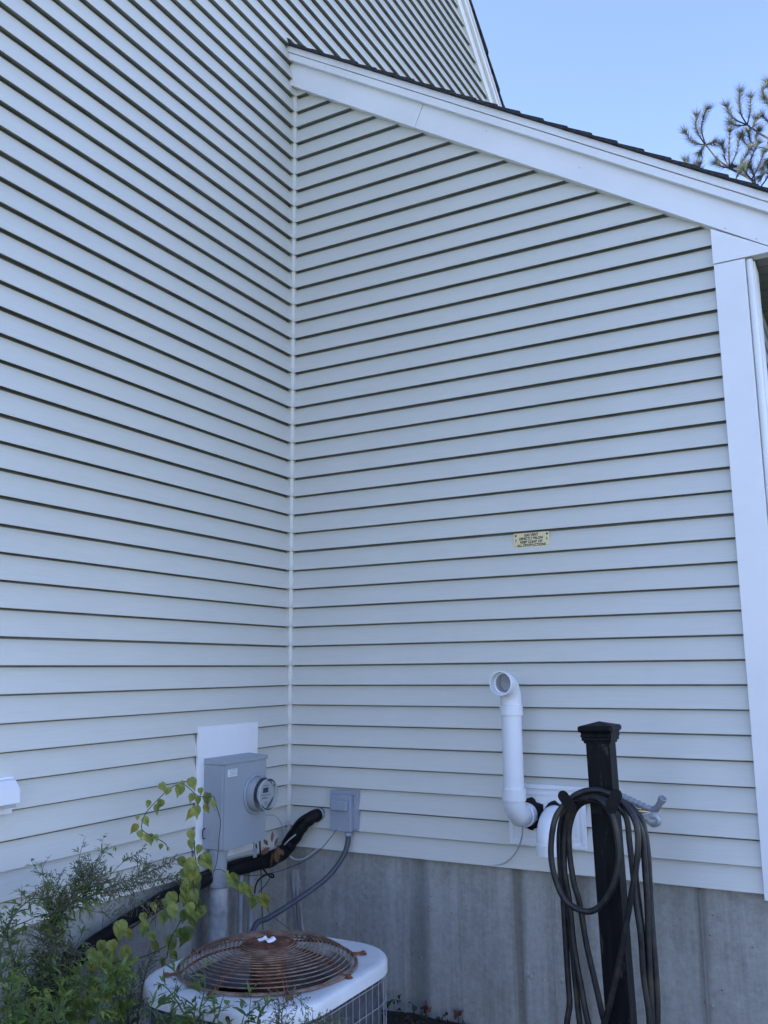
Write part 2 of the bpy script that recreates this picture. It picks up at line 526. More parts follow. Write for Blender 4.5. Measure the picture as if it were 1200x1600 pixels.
# white rake of the wing
def zr(i, x):  # rake line with intercept i
    return i - SL * x
def rake_piece(mb, x0, x1, i0, i1, y0, y1, slant=0.0):
    mb.prism([(x0 + slant, zr(i0, x0 + slant)), (x1 + slant, zr(i0, x1 + slant)), (x1, zr(i1, x1)), (x0, zr(i1, x0))], y0, y1, 'y')
rk = MB()
s1 = .859
poly = [(.003, zr(4.338, 0)), (s1 - .03, zr(4.338, s1 - .03)), (s1 + .035, zr(4.525, s1 + .035)), (.003, zr(4.525, 0))]
rk.prism(poly, -.051, .003, 'y')
rk.prism([(s1 - .027, zr(4.338, s1 - .027)), (2.565, 2.642), (2.64, 2.642), (2.64, zr(4.525, 2.64)), (s1 + .038, zr(4.525, s1 + .038))], -.0505, .003, 'y')
fr = rk.build('frieze_board', M_TRIM, house, bevel=.0012)
fa = MB()
rake_piece(fa, .003, .272, 4.496, 4.541, -.078, -.0515)
rake_piece(fa, .2735, 2.66, 4.496, 4.541, -.0785, -.0515)
fa.build('rake_fascia', M_TRIM, house, bevel=.0012)
fc = MB()
rake_piece(fc, .003, .300, 4.5445, 4.585, -.0835, -.0515)
rake_piece(fc, .302, 2.66, 4.5445, 4.585, -.0845, -.0515)
fc.build('drip_edge', M_TRIM, house, bevel=.001)
rt = MB()
rt.prism([(2.2925, 2.642), (2.561, 2.642), (2.2925, zr(4.335, 2.2925))], -.0500, .003, 'y')
rt.build('return_board', M_TRIM, house, bevel=.001)
# outside corner board with a bead
cb = MB()
cb.box(2.2945, 2.4230, -.0470, .003, -.018, 2.638)
cb.build('corner_board', M_TRIM, house, bevel=.0012)
bd = MB()
bd.lathe([(.0135, -.016), (.0135, 2.634)], (2.4395, -.027, 0), (0, 0, 1), 20, cap=True)
bd.box(2.4235, 2.446, -.021, .02, -.016, 2.634)
bd.box(2.446, 2.4590, -.006, .13, -.016, 2.634)
tag(bd.build('corner_bead', M_TRIM, house, smooth=True), None)
for px_, py_ in ((1133, 357), (1182, 373), (760, 205), (905, 262)):
    p = at(px_, py_, 'y', -.051)
    MB().lathe([(.0035, 0), (.003, .0006), (.0, .0008)], (p.x, -.051, p.z), (0, -1, 0), 10).build('nail_head', M_PVCIN, fr, smooth=True)
# soffit with grooves
sf = MB()
y = .0
while y < 5:
    sf.box(2.425, 2.66, y + .004, y + .088, 2.6425, 2.652)
    sf.box(2.425, 2.66, y + .088, y + .092 + .004, 2.648, 2.652)
    y += .092
sf.build('soffit', M_SOFF, house)
gt = MB()
gt.prism([(2.66, 2.66), (2.72, 2.66), (2.765, 2.75), (2.77, 2.78), (2.66, 2.78)], -.06, 5, 'y')
gt.build('gutter', M_TRIM, house, bevel=.003)
# wing roof, shingle courses stepped along the rake
rf = MB()
ln = .118
n = int(2.72 / ln) + 1
for k in range(n):
    x0 = 0.002 + k * ln; x1 = x0 + ln + .03
    j = random.uniform(-.006, .006)
    i0 = 4.5862
    # each course is thick at its lower edge and dives under the one above
    pl = [(x0, zr(i0, x0)), (x1, zr(i0, x1)), (x1, zr(i0 + .021, x1)), (x0, zr(i0 + .009, x0))]
    rf.prism(pl, -.101 + j * .7, 5.1, 'y')
sidef = MB()
rf.build('wing_roof', M_SHIN, house)
# ragged flashing where the wing roof meets the gable wall
fl = MB()
fl.prism([(-.001 + .002, 4.59), (.045, 4.565), (.045, 4.59), (.012, 4.618), (.002, 4.625)], -.106, -.02, 'y')
fl.build('flashing', M_SHIN, house)

# tall gable rake: stacked white boards and a dark roof edge, coming down both slopes
def gable_rake(mb, d0, d1, x0, x1):
    """board lying between perpendicular offsets d0 and d1 outward from the siding line"""
    k = math.sqrt(1 + SLA * SLA)
    for sgn in (1, -1):
        L_ = 6.4
        def P(y, d):
            zz = PEAK_Z - SLA * abs(y - PEAK_Y) + d * k
            return (y, zz)
        ya = PEAK_Y; yb = PEAK_Y + sgn * L_
        mb.prism([P(ya, d0), P(yb, d0), P(yb, d1), P(ya, d1)], x0, x1, 'x')
ga = MB(); gable_rake(ga, -.005, .115, 0, .034); ga.build('gable_frieze', M_TRIM, house, bevel=.001)
gb = MB(); gable_rake(gb, .095, .150, .0345, .062); gb.build('gable_fascia', M_TRIM, house, bevel=.001)
gc = MB(); gable_rake(gc, .152, .195, .0345, .070); gc.build('gable_drip_edge', M_TRIM, house, bevel=.001)
gr = MB()
k = math.sqrt(1 + SLA * SLA)
for sgn in (1, -1):
    for q in range(0, 46):
        a = PEAK_Y + sgn * q * .14; b = PEAK_Y + sgn * (q + 1) * .14 + sgn * .03
        z = lambda y, d: PEAK_Z - SLA * abs(y - PEAK_Y) + d * k
        j = random.uniform(-.006, .006)
        gr.prism([(a, z(a, .197)), (b, z(b, .197)), (b, z(b, .222)), (a, z(a, .205))], -9.2, .092 + j, 'x')
gr.build('gable_roof', M_SHIN, house)

# ------------------------------------------------------------------ things on the gable wall
# backing board
bb = MB().box(.0175, .031, -.753, -.309, .035, .636)
tag(bb.build('backing_board', M_TRIM, loc=(.02, -.53, .035), bevel=.001), 'plain white board on the siding behind the grey meter box', 'board')

mt = thing('electric_meter', (.032, -.545, .10), 'grey steel electric meter box with round glass meter on a white board', 'electric meter')
X0, X1, Y0, Y1, Z0, Z1 = .0325, .14, -.712, -.383, .103, .468
b = MB().box(X0, X1 - .002, Y0, Y1, Z0, Z1)
encl_ = b.build('enclosure', M_BOX, mt, bevel=.002)
b = MB().box(X1 - .0015, X1 + .002, Y0 + .012, Y1 - .004, Z0 - .006, Z1 + .0)
cover_ = b.build('cover', M_BOX, mt, bevel=.0012)
b = MB().prism([(X0 - .001, Z1 + .001), (X1 + .006, Z1 + .001), (X1 + .0065, Z1 + .014), (X1 + .002, Z1 + .018), (X0 - .001, Z1 + .026)], Y0 - .003, Y1 + .004, 'y')
b.build('top_flange', M_BOX, mt, bevel=.0012)
MC = (.1425, -.473, .317)
b = MB().lathe([(.0, .003), (.079, .003), (.081, .009), (.089, .009), (.0915, .006), (.0915, 0)], MC, (1, 0, 0), 40)
b.build('socket_ring', M_BOX2, mt, smooth=True)
b = MB().lathe([(.0775, .004), (.0775, .040), (.076, .046), (.074, .046)], MC, (1, 0, 0), 40)
b.build('meter_base', mat('meter_grey_glass', (.30, .32, .31), (.38, .40, .39), 5, .2), mt, smooth=True)
def glass_material():
    m, N, L, b = newmat('clear_meter_glass')
    b.inputs['Base Color'].default_value = (.9, .95, .95, 1)
    b.inputs['Roughness'].default_value = .05
    b.inputs['Transmission Weight'].default_value = 1
    b.inputs['IOR'].default_value = 1.06
    return m
b = MB().lathe([(.0735, .046), (.0735, .072), (.070, .079), (.060, .082), (.0, .084)], MC, (1, 0, 0), 40)
b.lathe([(.0775, .043), (.079, .046), (.0775, .049)], MC, (1, 0, 0), 40)
gcv_ = b.build('glass_cover', glass_material(), mt, smooth=True)
rimg = MB()
rimg.tube([Vector((MC[0] + .077, MC[1] + .0725 * math.cos(a * math.pi / 18), MC[2] + .0725 * math.sin(a * math.pi / 18))) for a in range(36)], .0022, 6, closed=True)
rimg.build('glass_rim', M_WIREG, gcv_, smooth=True)
fx = MC[0] + .058
face = MB()
pl = []
for a in range(0, 361, 10):
    an = R_(a)
    yy, zz = .062 * math.cos(an), .062 * math.sin(an)
    # the dial plate is cut to a shield shape below
    if zz < -.012: yy *= max(.18, 1 - (-.012 - zz) * 14)
    pl.append((MC[1] + yy, MC[2] + zz))
face.prism(pl[:-1], fx - .002, fx, 'x')
disp = MB()
disp.box(fx + .0005, fx + .002, MC[1] - .022, MC[1] + .018, MC[2] + .008, MC[2] + .030)
di = face
for q, (a, b_, z) in enumerate(((-.035, .035, -.002), (-.03, .01, -.012), (-.03, .015, -.017), (-.012, .012, -.034), (-.01, .008, -.042), (-.02, .02, .040))):
    di.box(fx + .0004, fx + .0012, MC[1] + a, MC[1] + b_, MC[2] + z - .0014, MC[2] + z + .0006, m=1)
dial = face.build('dial_plate', [mat('grey_dial', (.40, .41, .41), (.5, .5, .5), 9, .6), M_INK], mt)
disp.build('display', mat('dark_display', (.05, .06, .055), rough=.3), dial)
st = MB()
rnd = random.Random(3)
for q in range(5):
    z = .4175 + q * .006
    y = -.674 + rnd.uniform(0, .01)
    while y < -.622:
        w = rnd.uniform(.004, .012)
        st.box(X1 + .0031, X1 + .0036, y, y + w, z, z + .0028)
        y += w + .0022
st2 = MB(); st2.box(X1 + .0022, X1 + .0030, -.680, -.612, .413, .446)
for v_, in []: pass
for f_ in st.f: st2.f.append(tuple(i + 8 for i in f_)); st2.m.append(1)
st2.v += st.v
st2.build('sticker', [M_LABEL, mat('grey_print', (.30, .33, .38), rough=.6)], cover_)
ko = MB()
for r in (.034, .025, .016):
    ko.tube([Vector((.088 + r * math.cos(a * math.pi / 14), Y0 - .0002, .165 + r * math.sin(a * math.pi / 14))) for a in range(28)], .0014, 6, closed=True)
ko.build('knockout', M_BOX, encl_, smooth=True)
hp = MB().tube(smooth_path([(.045, Y0, .19), (.045, Y0 - .014, .185), (.045, Y0 - .016, .165), (.045, Y0 - .012, .15), (.045, Y0, .146)], 4), .0025, 6)
hp.build('hasp', M_BLK, encl_, smooth=True)
lt = MB().box(.136, .142, -.475, -.452, .03, .098).box(.125, .150, -.482, -.445, .094, .103)
lat_ = lt.build('latch', M_STEEL, mt, bevel=.001)
lt = MB().tube([(.145, -.470, .088), (.150, -.468, .078), (.150, -.462, .070), (.147, -.460, .08), (.145, -.462, .09)], .0016, 6)
lt.build('seal_ring', M_BLK, lat_)

cd = thing('conduit_pipe', (.085, -.665, GZ), 'fat grey riser conduit from the soil up into the meter box', 'conduit')
MB().lathe([(.038, -.055), (.038, .1)], (.085, -.662, 0), (0, 0, 1), 28, cap=True).build('upper_pipe', M_COND, cd, smooth=True)
MB().lathe([(.036, -.062), (.0435, -.066), (.0435, -.052), (.0455, -.05), (.0455, -.044), (.038, -.042)], (.085, -.662, 0), (0, 0, 1), 28).build('coupling', M_COND, cd, smooth=True)
MB().lathe([(.0435, GZ), (.0435, -.060)], (.085, -.662, 0), (0, 0, 1), 28, cap=True).build('lower_pipe', M_CONDD, cd, smooth=True)
MB().lathe([(.043, .080), (.043, .101)], (.085, -.662, 0), (0, 0, 1), 28, cap=True).build('hub', M_COND, cd, smooth=True)

for px, r, lab in ((375, .0125, 'thin grey conduit nearer the fat riser pipe, on the concrete below the meter'), (391, .0135, 'thin grey conduit beside the wooden stake side of its twin below the meter')):
    p = at(px, 1425, 'x', .045)
    o = MB().tube([(.045, p.y, GZ), (.045, p.y, -.3), (.045, p.y, -.06)], r, 14).build('thin_conduit', M_COND, loc=(.045, p.y, GZ), smooth=True)
    tag(o, lab, 'conduit', 'thin conduits below the meter')

# white hooded vent at the left edge
vh = thing('dryer_vent', (.0175, -1.86, .41), 'white vinyl vent hood on the siding at the left edge of the picture', 'vent')
v = MB().box(.0175, .034, -1.97, -1.748, .395, .525)
v.build('flange', M_TRIM, vh, bevel=.004)
v = MB().prism([(.034, .518), (.062, .514), (.088, .485), (.092, .436), (.034, .436)], -1.955, -1.762, 'y')
v.build('hood', M_TRIM, vh, bevel=.004)
v = MB().box(.036, .082, -1.945, -1.772, .424, .4355)
v.build('flap', M_PVCIN, vh, bevel=.001)

# black insulated line set
ls = thing('refrigerant_line', (.05, -.6, -.03), 'fat black insulated refrigerant line along the top of the concrete', 'pipe')
path = [(.205, .0, .163), (.198, -.035, .160), (.168, -.072, .138), (.125, -.085, .088), (.082, -.09, .032), (.058, -.12, -.012), (.055, -.25, -.030), (.055, -.5, -.018), (.055, -.70, -.022), (.055, -.95, -.050), (.058, -1.186, -.092), (.062, -1.412, -.150), (.075, -1.6, -.25), (.10, -1.70, -.42), (.12, -1.72, GZ)]
sp = smooth_path(path, 7)
rr = [.031 + .002 * math.sin(i * 1.1) + (.004 if 20 < i < 60 else 0) for i in range(len(sp))]
MB().tube(sp, rr, 16).build('insulation', M_BLKFOAM, ls, smooth=True)
sp2 = smooth_path([(.19, -.050, .182), (.15, -.105, .150), (.11, -.118, .100), (.07, -.125, .045), (.06, -.15, .012), (.062, -.3, .005), (.07, -.5, .016), (.078, -.62, .016)], 6)
MB().tube(sp2, .009, 10).build('suction_line', M_BLK, ls, smooth=True)
cl = MB().lathe([(.033, -.016), (.0375, -.014), (.0375, .014), (.033, .016)], (.055, -.800, -.031), (0, 1, .12), 24)
cl.build('clamp', M_FLEX, ls, smooth=True)
sl = MB().lathe([(.034, -.004), (.031, .006), (.026, .010), (.012, .012)], (.205, -.016, .163), (0, -1, 0), 20)
for v_ in sl.v: v_ += Vector((noise.noise(v_ * 60), 0, noise.noise(v_ * 60 + Vector((3, 3, 3))))) * .006
sl.build('sealing_foam', M_COND, ls, smooth=True)
MB().tube(smooth_path([at(462, 1304, 'y', -.12), at(452, 1312, 'y', -.126), at(444, 1320, 'y', -.13)], 3), .0035, 6).build('pale_stripe', M_WIREG, ls, smooth=True)

def cable(name, pts, r, m, lab, cat='cable'):
    P = [at(*p) for p in pts]
    q = smooth_path(P, 6)
    o = MB().tube(q, r, 8).build(name, m, loc=P[0], smooth=True)
    return tag(o, lab, cat)
cable('grey_cable', [(412, 1276, 'x', .05), (420, 1273, 'x', .07), (432, 1276, 'x', .08), (440, 1288, 'x', .08), (444, 1302, 'x', .07), (446, 1318, 'x', .07), (450, 1334, 'y', -.09), (462, 1343, 'y', -.07), (478, 1340, 'y', -.05), (496, 1326, 'y', -.03)],
      .0032, M_WIREG, 'thin pale grey cable looping from the meter box behind the black line')
cable('brown_wire', [(526, 1296, 'y', -.07), (514, 1312, 'y', -.06), (498, 1330, 'y', -.05), (476, 1345, 'y', -.07), (446, 1358, 'y', -.09), (415, 1366, 'x', .09), (390, 1368, 'x', .08), (362, 1365, 'x', .08)],
      .0018, M_WIREB, 'thin brown wire sagging from the small grey box across the corner')
P = [at(*p) for p in [(406, 1312, 'x', .13), (407, 1335, 'x', .13), (411, 1356, 'x', .13), (420, 1368, 'x', .13), (427, 1371, 'x', .14), (426, 1366, 'x', .15), (415, 1367, 'x', .14), (404, 1375, 'x', .13), (399, 1386, 'x', .13), (398, 1396, 'x', .13)]]
bc = thing('black_cable', P[0], 'thick black cable hanging in a knot under the meter box', 'cable')
MB().tube(smooth_path(P, 6), .0040, 8).build('strand', M_BLK, bc, smooth=True)
P = [at(*p) for p in [(425, 1366, 'x', .13), (418, 1378, 'x', .125), (410, 1388, 'x', .12), (404, 1394, 'x', .12)]]
MB().tube(smooth_path(P, 6), .0020, 8).build('loose_end', M_BLK, bc, smooth=True)
cable('hanging_wire', [(407, 1340, 'x', .12), (408, 1370, 'x', .11), (409, 1410, 'x', .11), (411, 1450, 'x', .12), (412, 1500, 'x', .16)],
      .0018, M_BLK, 'thin straight black wire hanging down towards the fan unit', 'wire')

# ------------------------------------------------------------------ things on the wing wall
db = thing('disconnect_box', (.345, -.018, .105), 'small grey pull-out disconnect box on the siding right of the corner', 'utility box')
MB().box(.300, .446, -.042, -.0175, .106, .292).build('back_box', M_BOX2, db, bevel=.002)
MB().box(.302, .424, -.070, -.0425, .100, .276).build('enclosure', M_BOX2, db, bevel=.004)
MB().box(.299, .436, -.062, -.0425, .2765, .2945).build('hinge_flange', M_BOX2, db, bevel=.002)
MB().box(.316, .412, -.090, -.0705, .200, .252).build('handle', M_BOX2, db, bevel=.007, seg=3)
MB().box(.427, .442, -.050, -.0425, .232, .262).build('hasp', M_BOX2, db, bevel=.002)
MB().lathe([(.015, 0), (.019, .002), (.019, .016), (.014, .019)], (.398, -.050, .080), (0, 0, 1), 14, cap=True).build('conduit_nut', M_BOX2, db, smooth=True)
q = [Vector((.398, -.050, .088)), Vector((.396, -.056, .04))] + [at(*p) for p in ((535, 1340, 'y', -.09), (515, 1367, 'y', -.15), (490, 1388, 'y', -.22), (455, 1412, 'y', -.33), (420, 1434, 'y', -.45), (398, 1448, 'y', -.55))] + [Vector((.30, -.75, -.36)), Vector((.50, -.95, -.42))]
sp = smooth_path(q, 14)
o = MB().tube(sp, .0125, 12).build('flexible_conduit', M_FLEX, loc=sp[0], smooth=True)
tag(o, 'dark grey flexible conduit curving from the small box down to the fan unit', 'conduit')

tb = thing('vent_block', (1.415, -.018, .11), 'square white siding block with moulded frame behind the two vent pipes', 'siding block')
MB().box(1.238, 1.592, -.030, -.0175, .108, .372).build('plate', M_TRIM2, tb, bevel=.003)
f = MB()
for x0, x1, z0, z1 in ((1.238, 1.592, .352, .3725), (1.238, 1.592, .1075, .128), (1.2375, 1.258, .1285, .3515), (1.572, 1.5925, .1285, .3515)):
    f.box(x0, x1, -.038, -.0302, z0, z1)
f.build('frame', M_TRIM2, tb, bevel=.003)
f = MB()
for x0, x1, z0, z1 in ((1.272, 1.558, .326, .338), (1.272, 1.558, .142, .154), (1.272, 1.284, .1545, .3255), (1.546, 1.558, .1545, .3255)):
    f.box(x0, x1, -.034, -.0302, z0, z1)
f.build('inner_moulding', M_TRIM2, tb, bevel=.0015)
f = MB().lathe([(.066, 0), (.064, .012), (.055, .018), (.04, .018)], (1.342, -.0302, .243), (0, -1, 0), 28)
for v_ in f.v: v_ += Vector((noise.noise(v_ * 45), 0, noise.noise(v_ * 45 + Vector((3, 3, 3))))) * .016
f.build('foam_seal', M_BLKFOAM, tb, smooth=True)
f = MB().lathe([(.060, 0), (.058, .012), (.05, .018), (.04, .018)], (1.462, -.0302, .243), (0, -1, 0), 28)
for v_ in f.v: v_ += Vector((noise.noise(v_ * 45), 0, noise.noise(v_ * 45 + Vector((7, 3, 3))))) * .014
f.build('foam_seal', M_BLKFOAM, tb, smooth=True)

def arc(c, r, a0, a1, e1, e2, n=12):
    return [Vector(c) + Vector(e1) * (r * math.cos(a0 + (a1 - a0) * i / n)) + Vector(e2) * (r * math.sin(a0 + (a1 - a0) * i / n)) for i in range(n + 1)]
R = .0445; RH = .0515
ex = thing('exhaust_pipe', (1.325, -.19, .24), 'tall white plastic vent pipe with an open elbow on top', 'vent pipe')
PX, PY = 1.326, -.19
# lower elbow
lo = arc((PX, PY + .085, .330), .085, math.pi, 1.5 * math.pi, (0, 1, 0), (0, 0, 1))
lo = [Vector((PX, PY, .372))] + lo + [Vector((PX + .008, -.03, .245))]
MB().tube(lo, R + .0025, 32).build('lower_elbow', M_PVC, ex, smooth=True, angle=60)
MB().lathe([(R, .318), (RH, .320), (RH, .370), (R, .372)], (PX, PY, 0), (0, 0, 1), 36).build('lower_hub', M_PVC, ex, smooth=True, angle=30)
MB().lathe([(R, 0), (RH, .002), (RH, .036), (R, .038)], (PX + .005, -.100, .245), (.05, 1, 0), 36).build('wall_hub', M_PVC, ex, smooth=True, angle=30)
MB().lathe([(R, .36), (R, .70)], (PX, PY, 0), (0, 0, 1), 36).build('riser', M_PVC, ex, smooth=True)
MB().lathe([(R, .680), (RH, .682), (RH, .724), (R + .003, .726)], (PX, PY, 0), (0, 0, 1), 36).build('upper_hub', M_PVC, ex, smooth=True, angle=30)
up_ = [Vector((PX, PY, .70))] + arc((PX, PY - .078, .744), .078, 0, math.pi / 2, (0, 1, 0), (0, 0, 1))
MB().tube(up_, R + .0025, 32, cap=False).build('upper_elbow', M_PVC, ex, smooth=True, angle=60)
MB().lathe([(R + .002, 0), (RH, .003), (RH + .0015, .040), (RH - .004, .041), (RH - .005, .004), (R - .004, .003), (R - .004, -.03)], (PX, PY - .074, .822), (-.04, -1, .02), 36).build('open_hub', M_PVC, ex, smooth=True, angle=30)
MB().lathe([(R - .001, .0), (R - .0055, -.005), (R - .006, -.06), (.001, -.075)], (PX, PY - .076, .822), (0, -1, 0), 36).build('bore', M_PVCIN, ex, smooth=True, angle=60)

it = thing('intake_elbow', (1.462, -.16, .1), 'short white plastic elbow opening downward beside the tall vent pipe', 'vent pipe')
IX, IY = 1.460, -.165
pp = [Vector((IX, -.03, .243)), Vector((IX, IY + .095, .243))] + arc((IX, IY + .095, .148), .095, math.pi / 2, math.pi, (0, 1, 0), (0, 0, 1))[1:] + [Vector((IX, IY, .13))]
MB().tube(pp, R + .0025, 32, cap=False).build('elbow', M_PVC, it, smooth=True, angle=60)
MB().lathe([(R, .148), (RH, .146), (RH, .101), (RH - .005, .100), (R - .003, .146)], (IX, IY, 0), (0, 0, 1), 36).build('open_hub', M_PVC, it, smooth=True, angle=30)

cable('drain_tube', [(817, 1289, 'y', -.15), (816, 1305, 'y', -.12), (811, 1322, 'y', -.08), (801, 1338, 'y', -.05), (787, 1349, 'y', -.03), (770, 1352, 'y', -.022), (755, 1350, 'y', -.02)],
      .0034, M_WIREG, 'thin grey tube curling from the tall vent pipe to the foundation', 'tube')

# brass warning plate
SZ = 1.4815
sn = thing('warning_plate', (1.39, -.012, 1.446), 'small brass plate reading GAS VENT DIRECTLY BELOW KEEP CLEAR OF ALL OBSTRUCTIONS', 'sign')
pl = MB()
tilt = Matrix.Translation((1.390, -.0185, SZ)) @ Matrix.Rotation(R_(-4.0), 4, 'X')
r = .006; W_, H_ = .0885, .0355
outl = []
for cx, cz, a0 in ((W_ - r, H_ - r, 0), (-W_ + r, H_ - r, 90), (-W_ + r, -H_ + r, 180), (W_ - r, -H_ + r, 270)):
    for a in range(0, 91, 30):
        outl.append((cx + r * math.cos(R_(a0 + a)), cz + r * math.sin(R_(a0 + a))))
n_ = len(outl)
vs = [tilt @ Vector((p[0], -.0006, p[1])) for p in outl] + [tilt @ Vector((p[0], .0012, p[1])) for p in outl]
pl.add(vs, [tuple(range(n_)), tuple(range(2 * n_ - 1, n_ - 1, -1))] + [(i, i + n_, (i + 1) % n_ + n_, (i + 1) % n_) for i in range(n_)])

def text_mesh(body, size, M, parent, name='lettering', width=None, bold=.0):
    cu = bpy.data.curves.new('txt', 'FONT'); cu.body = body; cu.size = size; cu.align_x = 'CENTER'; cu.align_y = 'CENTER'
    cu.offset = bold; cu.extrude = .0002
    to = bpy.data.objects.new('txt', cu); COL.objects.link(to)
    dg = bpy.context.evaluated_depsgraph_get(); dg.update()
    me = bpy.data.meshes.new_from_object(to.evaluated_get(dg))
    xs_ = [v.co.x for v in me.vertices]
    sx = (width / (max(xs_) - min(xs_))) if width else 1
    off = Vector(parent['_o'])
    cx_ = (max(xs_) + min(xs_)) / 2
    for v in me.vertices:
        p = Vector(((v.co.x - cx_) * sx, -v.co.z, v.co.y))
        v.co = (M @ p) - off
    bpy.data.objects.remove(to); bpy.data.curves.remove(cu)
    me.materials.clear(); me.materials.append(M_INK); me.name = name
    o = bpy.data.objects.new(name, me); COL.objects.link(o); o.parent = parent; o['_o'] = list(off)
    return o
for body, z, s, w in (('GAS VENT', .0235, .0185, .070), ('DIRECTLY BELOW', .0070, .0165, .118), ('KEEP CLEAR OF', -.0095, .0165, .108), ('ALL OBSTRUCTIONS', -.0255, .0165, .142)):
    text_mesh(body, s, tilt @ Matrix.Translation((0, -.0011, z)), sn, width=w, bold=.0006)
for x, z in ((-.077, .024), (.077, .024)):
    MB().lathe([(.0050, 0), (.0042, .0022), (.0, .003)], tilt @ Vector((x, -.0006, z)), (0, -1, 0), 10).build('screw', M_INK, sn)
mk = pl
for x in (-.076, .076):
    for a, b_ in ((-.004, .004),):
        for zz in (.006, .001, -.004):
            c = tilt @ Vector((x, -.0010, zz))
            mk.box(c.x - .0035, c.x + .0035, c.y - .0003, c.y + .0003, c.z - .0014, c.z + .0014, m=1)
for x in (-.081, .081):
    c = tilt @ Vector((x, -.0010, -.0275))
    mk.prism([(c.x - .002, c.z - .0015), (c.x + .002, c.z - .0015), (c.x, c.z + .002)], c.y - .0003, c.y + .0003, 'y', m=2)
pl.build('plate', [M_BRASSP, mat('brown_print', (.17, .13, .07), rough=.7), M_INK], sn)
for px, py in ((697, 1006), (785, 1142), (757, 1141)):
    pass

# ------------------------------------------------------------------ wooden stake, leaf clump
p0 = at(466, 1440, 'y', -.24); p1 = at(459, 1357, 'y', -.24)
dxz = (p1 - p0); lean = dxz.x / dxz.z
sk = MB()
nseg = 12
zb, zt = GZ - .05, p1.z
ring = []
for i in range(nseg + 1):
    z = zb + (zt - zb) * i / nseg
    cx = p1.x + .0 + lean * (z - zt)
    w = .0235 + .002 * noise.noise(Vector((z * 9, 0, 0))); d = .010
    for (sx, sy) in ((-1, -1), (-.3, -1.25), (.1, -.8), (.35, -1.2), (1, -1), (1, 1), (-1, 1)):
        ring.append(Vector((cx + sx * w, -.24 + sy * d, z + (.012 * noise.noise(Vector((sx * 9, sy * 9, 1))) if i == nseg else 0))))
k = 7
fs = [(i * k + j, i * k + (j + 1) % k, (i + 1) * k + (j + 1) % k, (i + 1) * k + j) for i in range(nseg) for j in range(k)]
fs += [tuple(range(k - 1, -1, -1)), tuple(nseg * k + j for j in range(k))]
sk.add(ring, fs)
tag(sk.build('wooden_stake', M_WOOD, loc=(p0.x, -.24, GZ)), 'weathered split wooden stake standing in the corner before the conduit', 'stake')

def oak_leaf(mb, c, ax, nr, L_, rnd):
    ax = ax.normalized(); side = ax.cross(nr).normalized(); nr = side.cross(ax)
    pts = []
    n = 6
    left, right = [], []
    for i in range(n * 2 + 1):
        t = i / (n * 2)
        w = L_ * .30 * math.sin(math.pi * min(1, t * .95 + .05)) * (1.0 if i % 2 else .28)
        curl = nr * (L_ * .25 * (t - .5) ** 2 + abs(w) * .5)
        b = c + ax * (L_ * t)
        left.append(b + side * w + ax * (L_ * .06 if i % 2 else 0) + curl); right.append(b - side * w + ax * (L_ * .06 if i % 2 else 0) + curl)
    mid = [c + ax * (L_ * i / (n * 2)) + nr * (L_ * .25 * (i / (n * 2) - .5) ** 2) for i in range(n * 2 + 1)]
    o = len(mb.v); m = n * 2 + 1
    mb.v += left + mid + right
    for i in range(n * 2):
        mb.f.append((o + i, o + i + 1, o + m + i + 1, o + m + i)); mb.m.append(0)
        mb.f.append((o + m + i, o + m + i + 1, o + 2 * m + i + 1, o + 2 * m + i)); mb.m.append(0)
rnd = random.Random(5)
ol = MB()
for px, py, dx, dz, L_ in ((424, 1316, .1, 1, .055), (428, 1322, .5, .6, .05), (420, 1325, -.8, -.2, .075), (430, 1328, .4, -1, .075), (424, 1330, -.2, -1, .085), (434, 1326, .9, -.6, .06), (418, 1320, -.6, .5, .05), (432, 1320, .2, -.8, .07)):
    c = at(px, py, 'x', .115)
    oak_leaf(ol, c, Vector((.1 * dx, dx * .8, dz)), Vector((1, -.5 + rnd.uniform(-1.2, 1.2), rnd.uniform(-.8, .8))), L_ * .9, rnd)
tag(ol.build('dead_leaves', M_LEAFB, loc=at(424, 1345, 'x', .11), smooth='leaf'), 'clump of curled brown oak leaves caught on the black line', 'leaves')

# ------------------------------------------------------------------ air conditioner
AC_O = (.845, -1.31)
ac = thing('air_conditioner', (*AC_O, GZ), 'square white outdoor air conditioning unit with a rusty domed wire fan grille', 'air conditioner')
AX0, AX1, AY0, AY1, AZ = .508, 1.181, -1.696, -.925, -.114
RC = .215
AC = Vector(((AX0 + AX1) / 2, (AY0 + AY1) / 2, AZ))
GC = Vector((.832, -1.305, AZ))
def rrect(x0, x1, y0, y1, r, n=8):
    out = []
    for cx, cy, a0 in ((x1 - r, y1 - r, 0), (x0 + r, y1 - r, 90), (x0 + r, y0 + r, 180), (x1 - r, y0 + r, 270)):
        for i in range(n + 1):
            a = R_(a0 + 90 * i / n)
            out.append(Vector((cx + r * math.cos(a), cy + r * math.sin(a), 0)))
    return out
NN = 36
outer = rrect(AX0, AX1, AY0, AY1, RC, 8)   # 36 points
def circ(r, z):
    pts = []
    for p in outer:
        a = math.atan2(p.y - GC.y, p.x - GC.x)
        pts.append(Vector((GC.x + r * math.cos(a), GC.y + r * math.sin(a), z)))
    return pts
def off(d, z):
    q = rrect(AX0 + d, AX1 - d, AY0 + d, AY1 - d, RC - d, 8)
    return [Vector((p.x, p.y, z)) for p in q]
rings = [off(.004, AZ - .045), off(.0, AZ - .043), off(0, AZ - .014), off(.003, AZ - .005), off(.010, AZ), off(.03, AZ + .0015)]
for t in (.5,):
    a = off(.03, AZ + .0015); c = circ(.300, AZ - .002)
    rings.append([a[i].lerp(c[i], t) for i in range(NN)])
rings += [circ(.300, AZ - .002), circ(.292, AZ - .003), circ(.283, AZ - .012), circ(.279, AZ - .03)]
lid = MB()
vs = [p for rg in rings for p in rg]
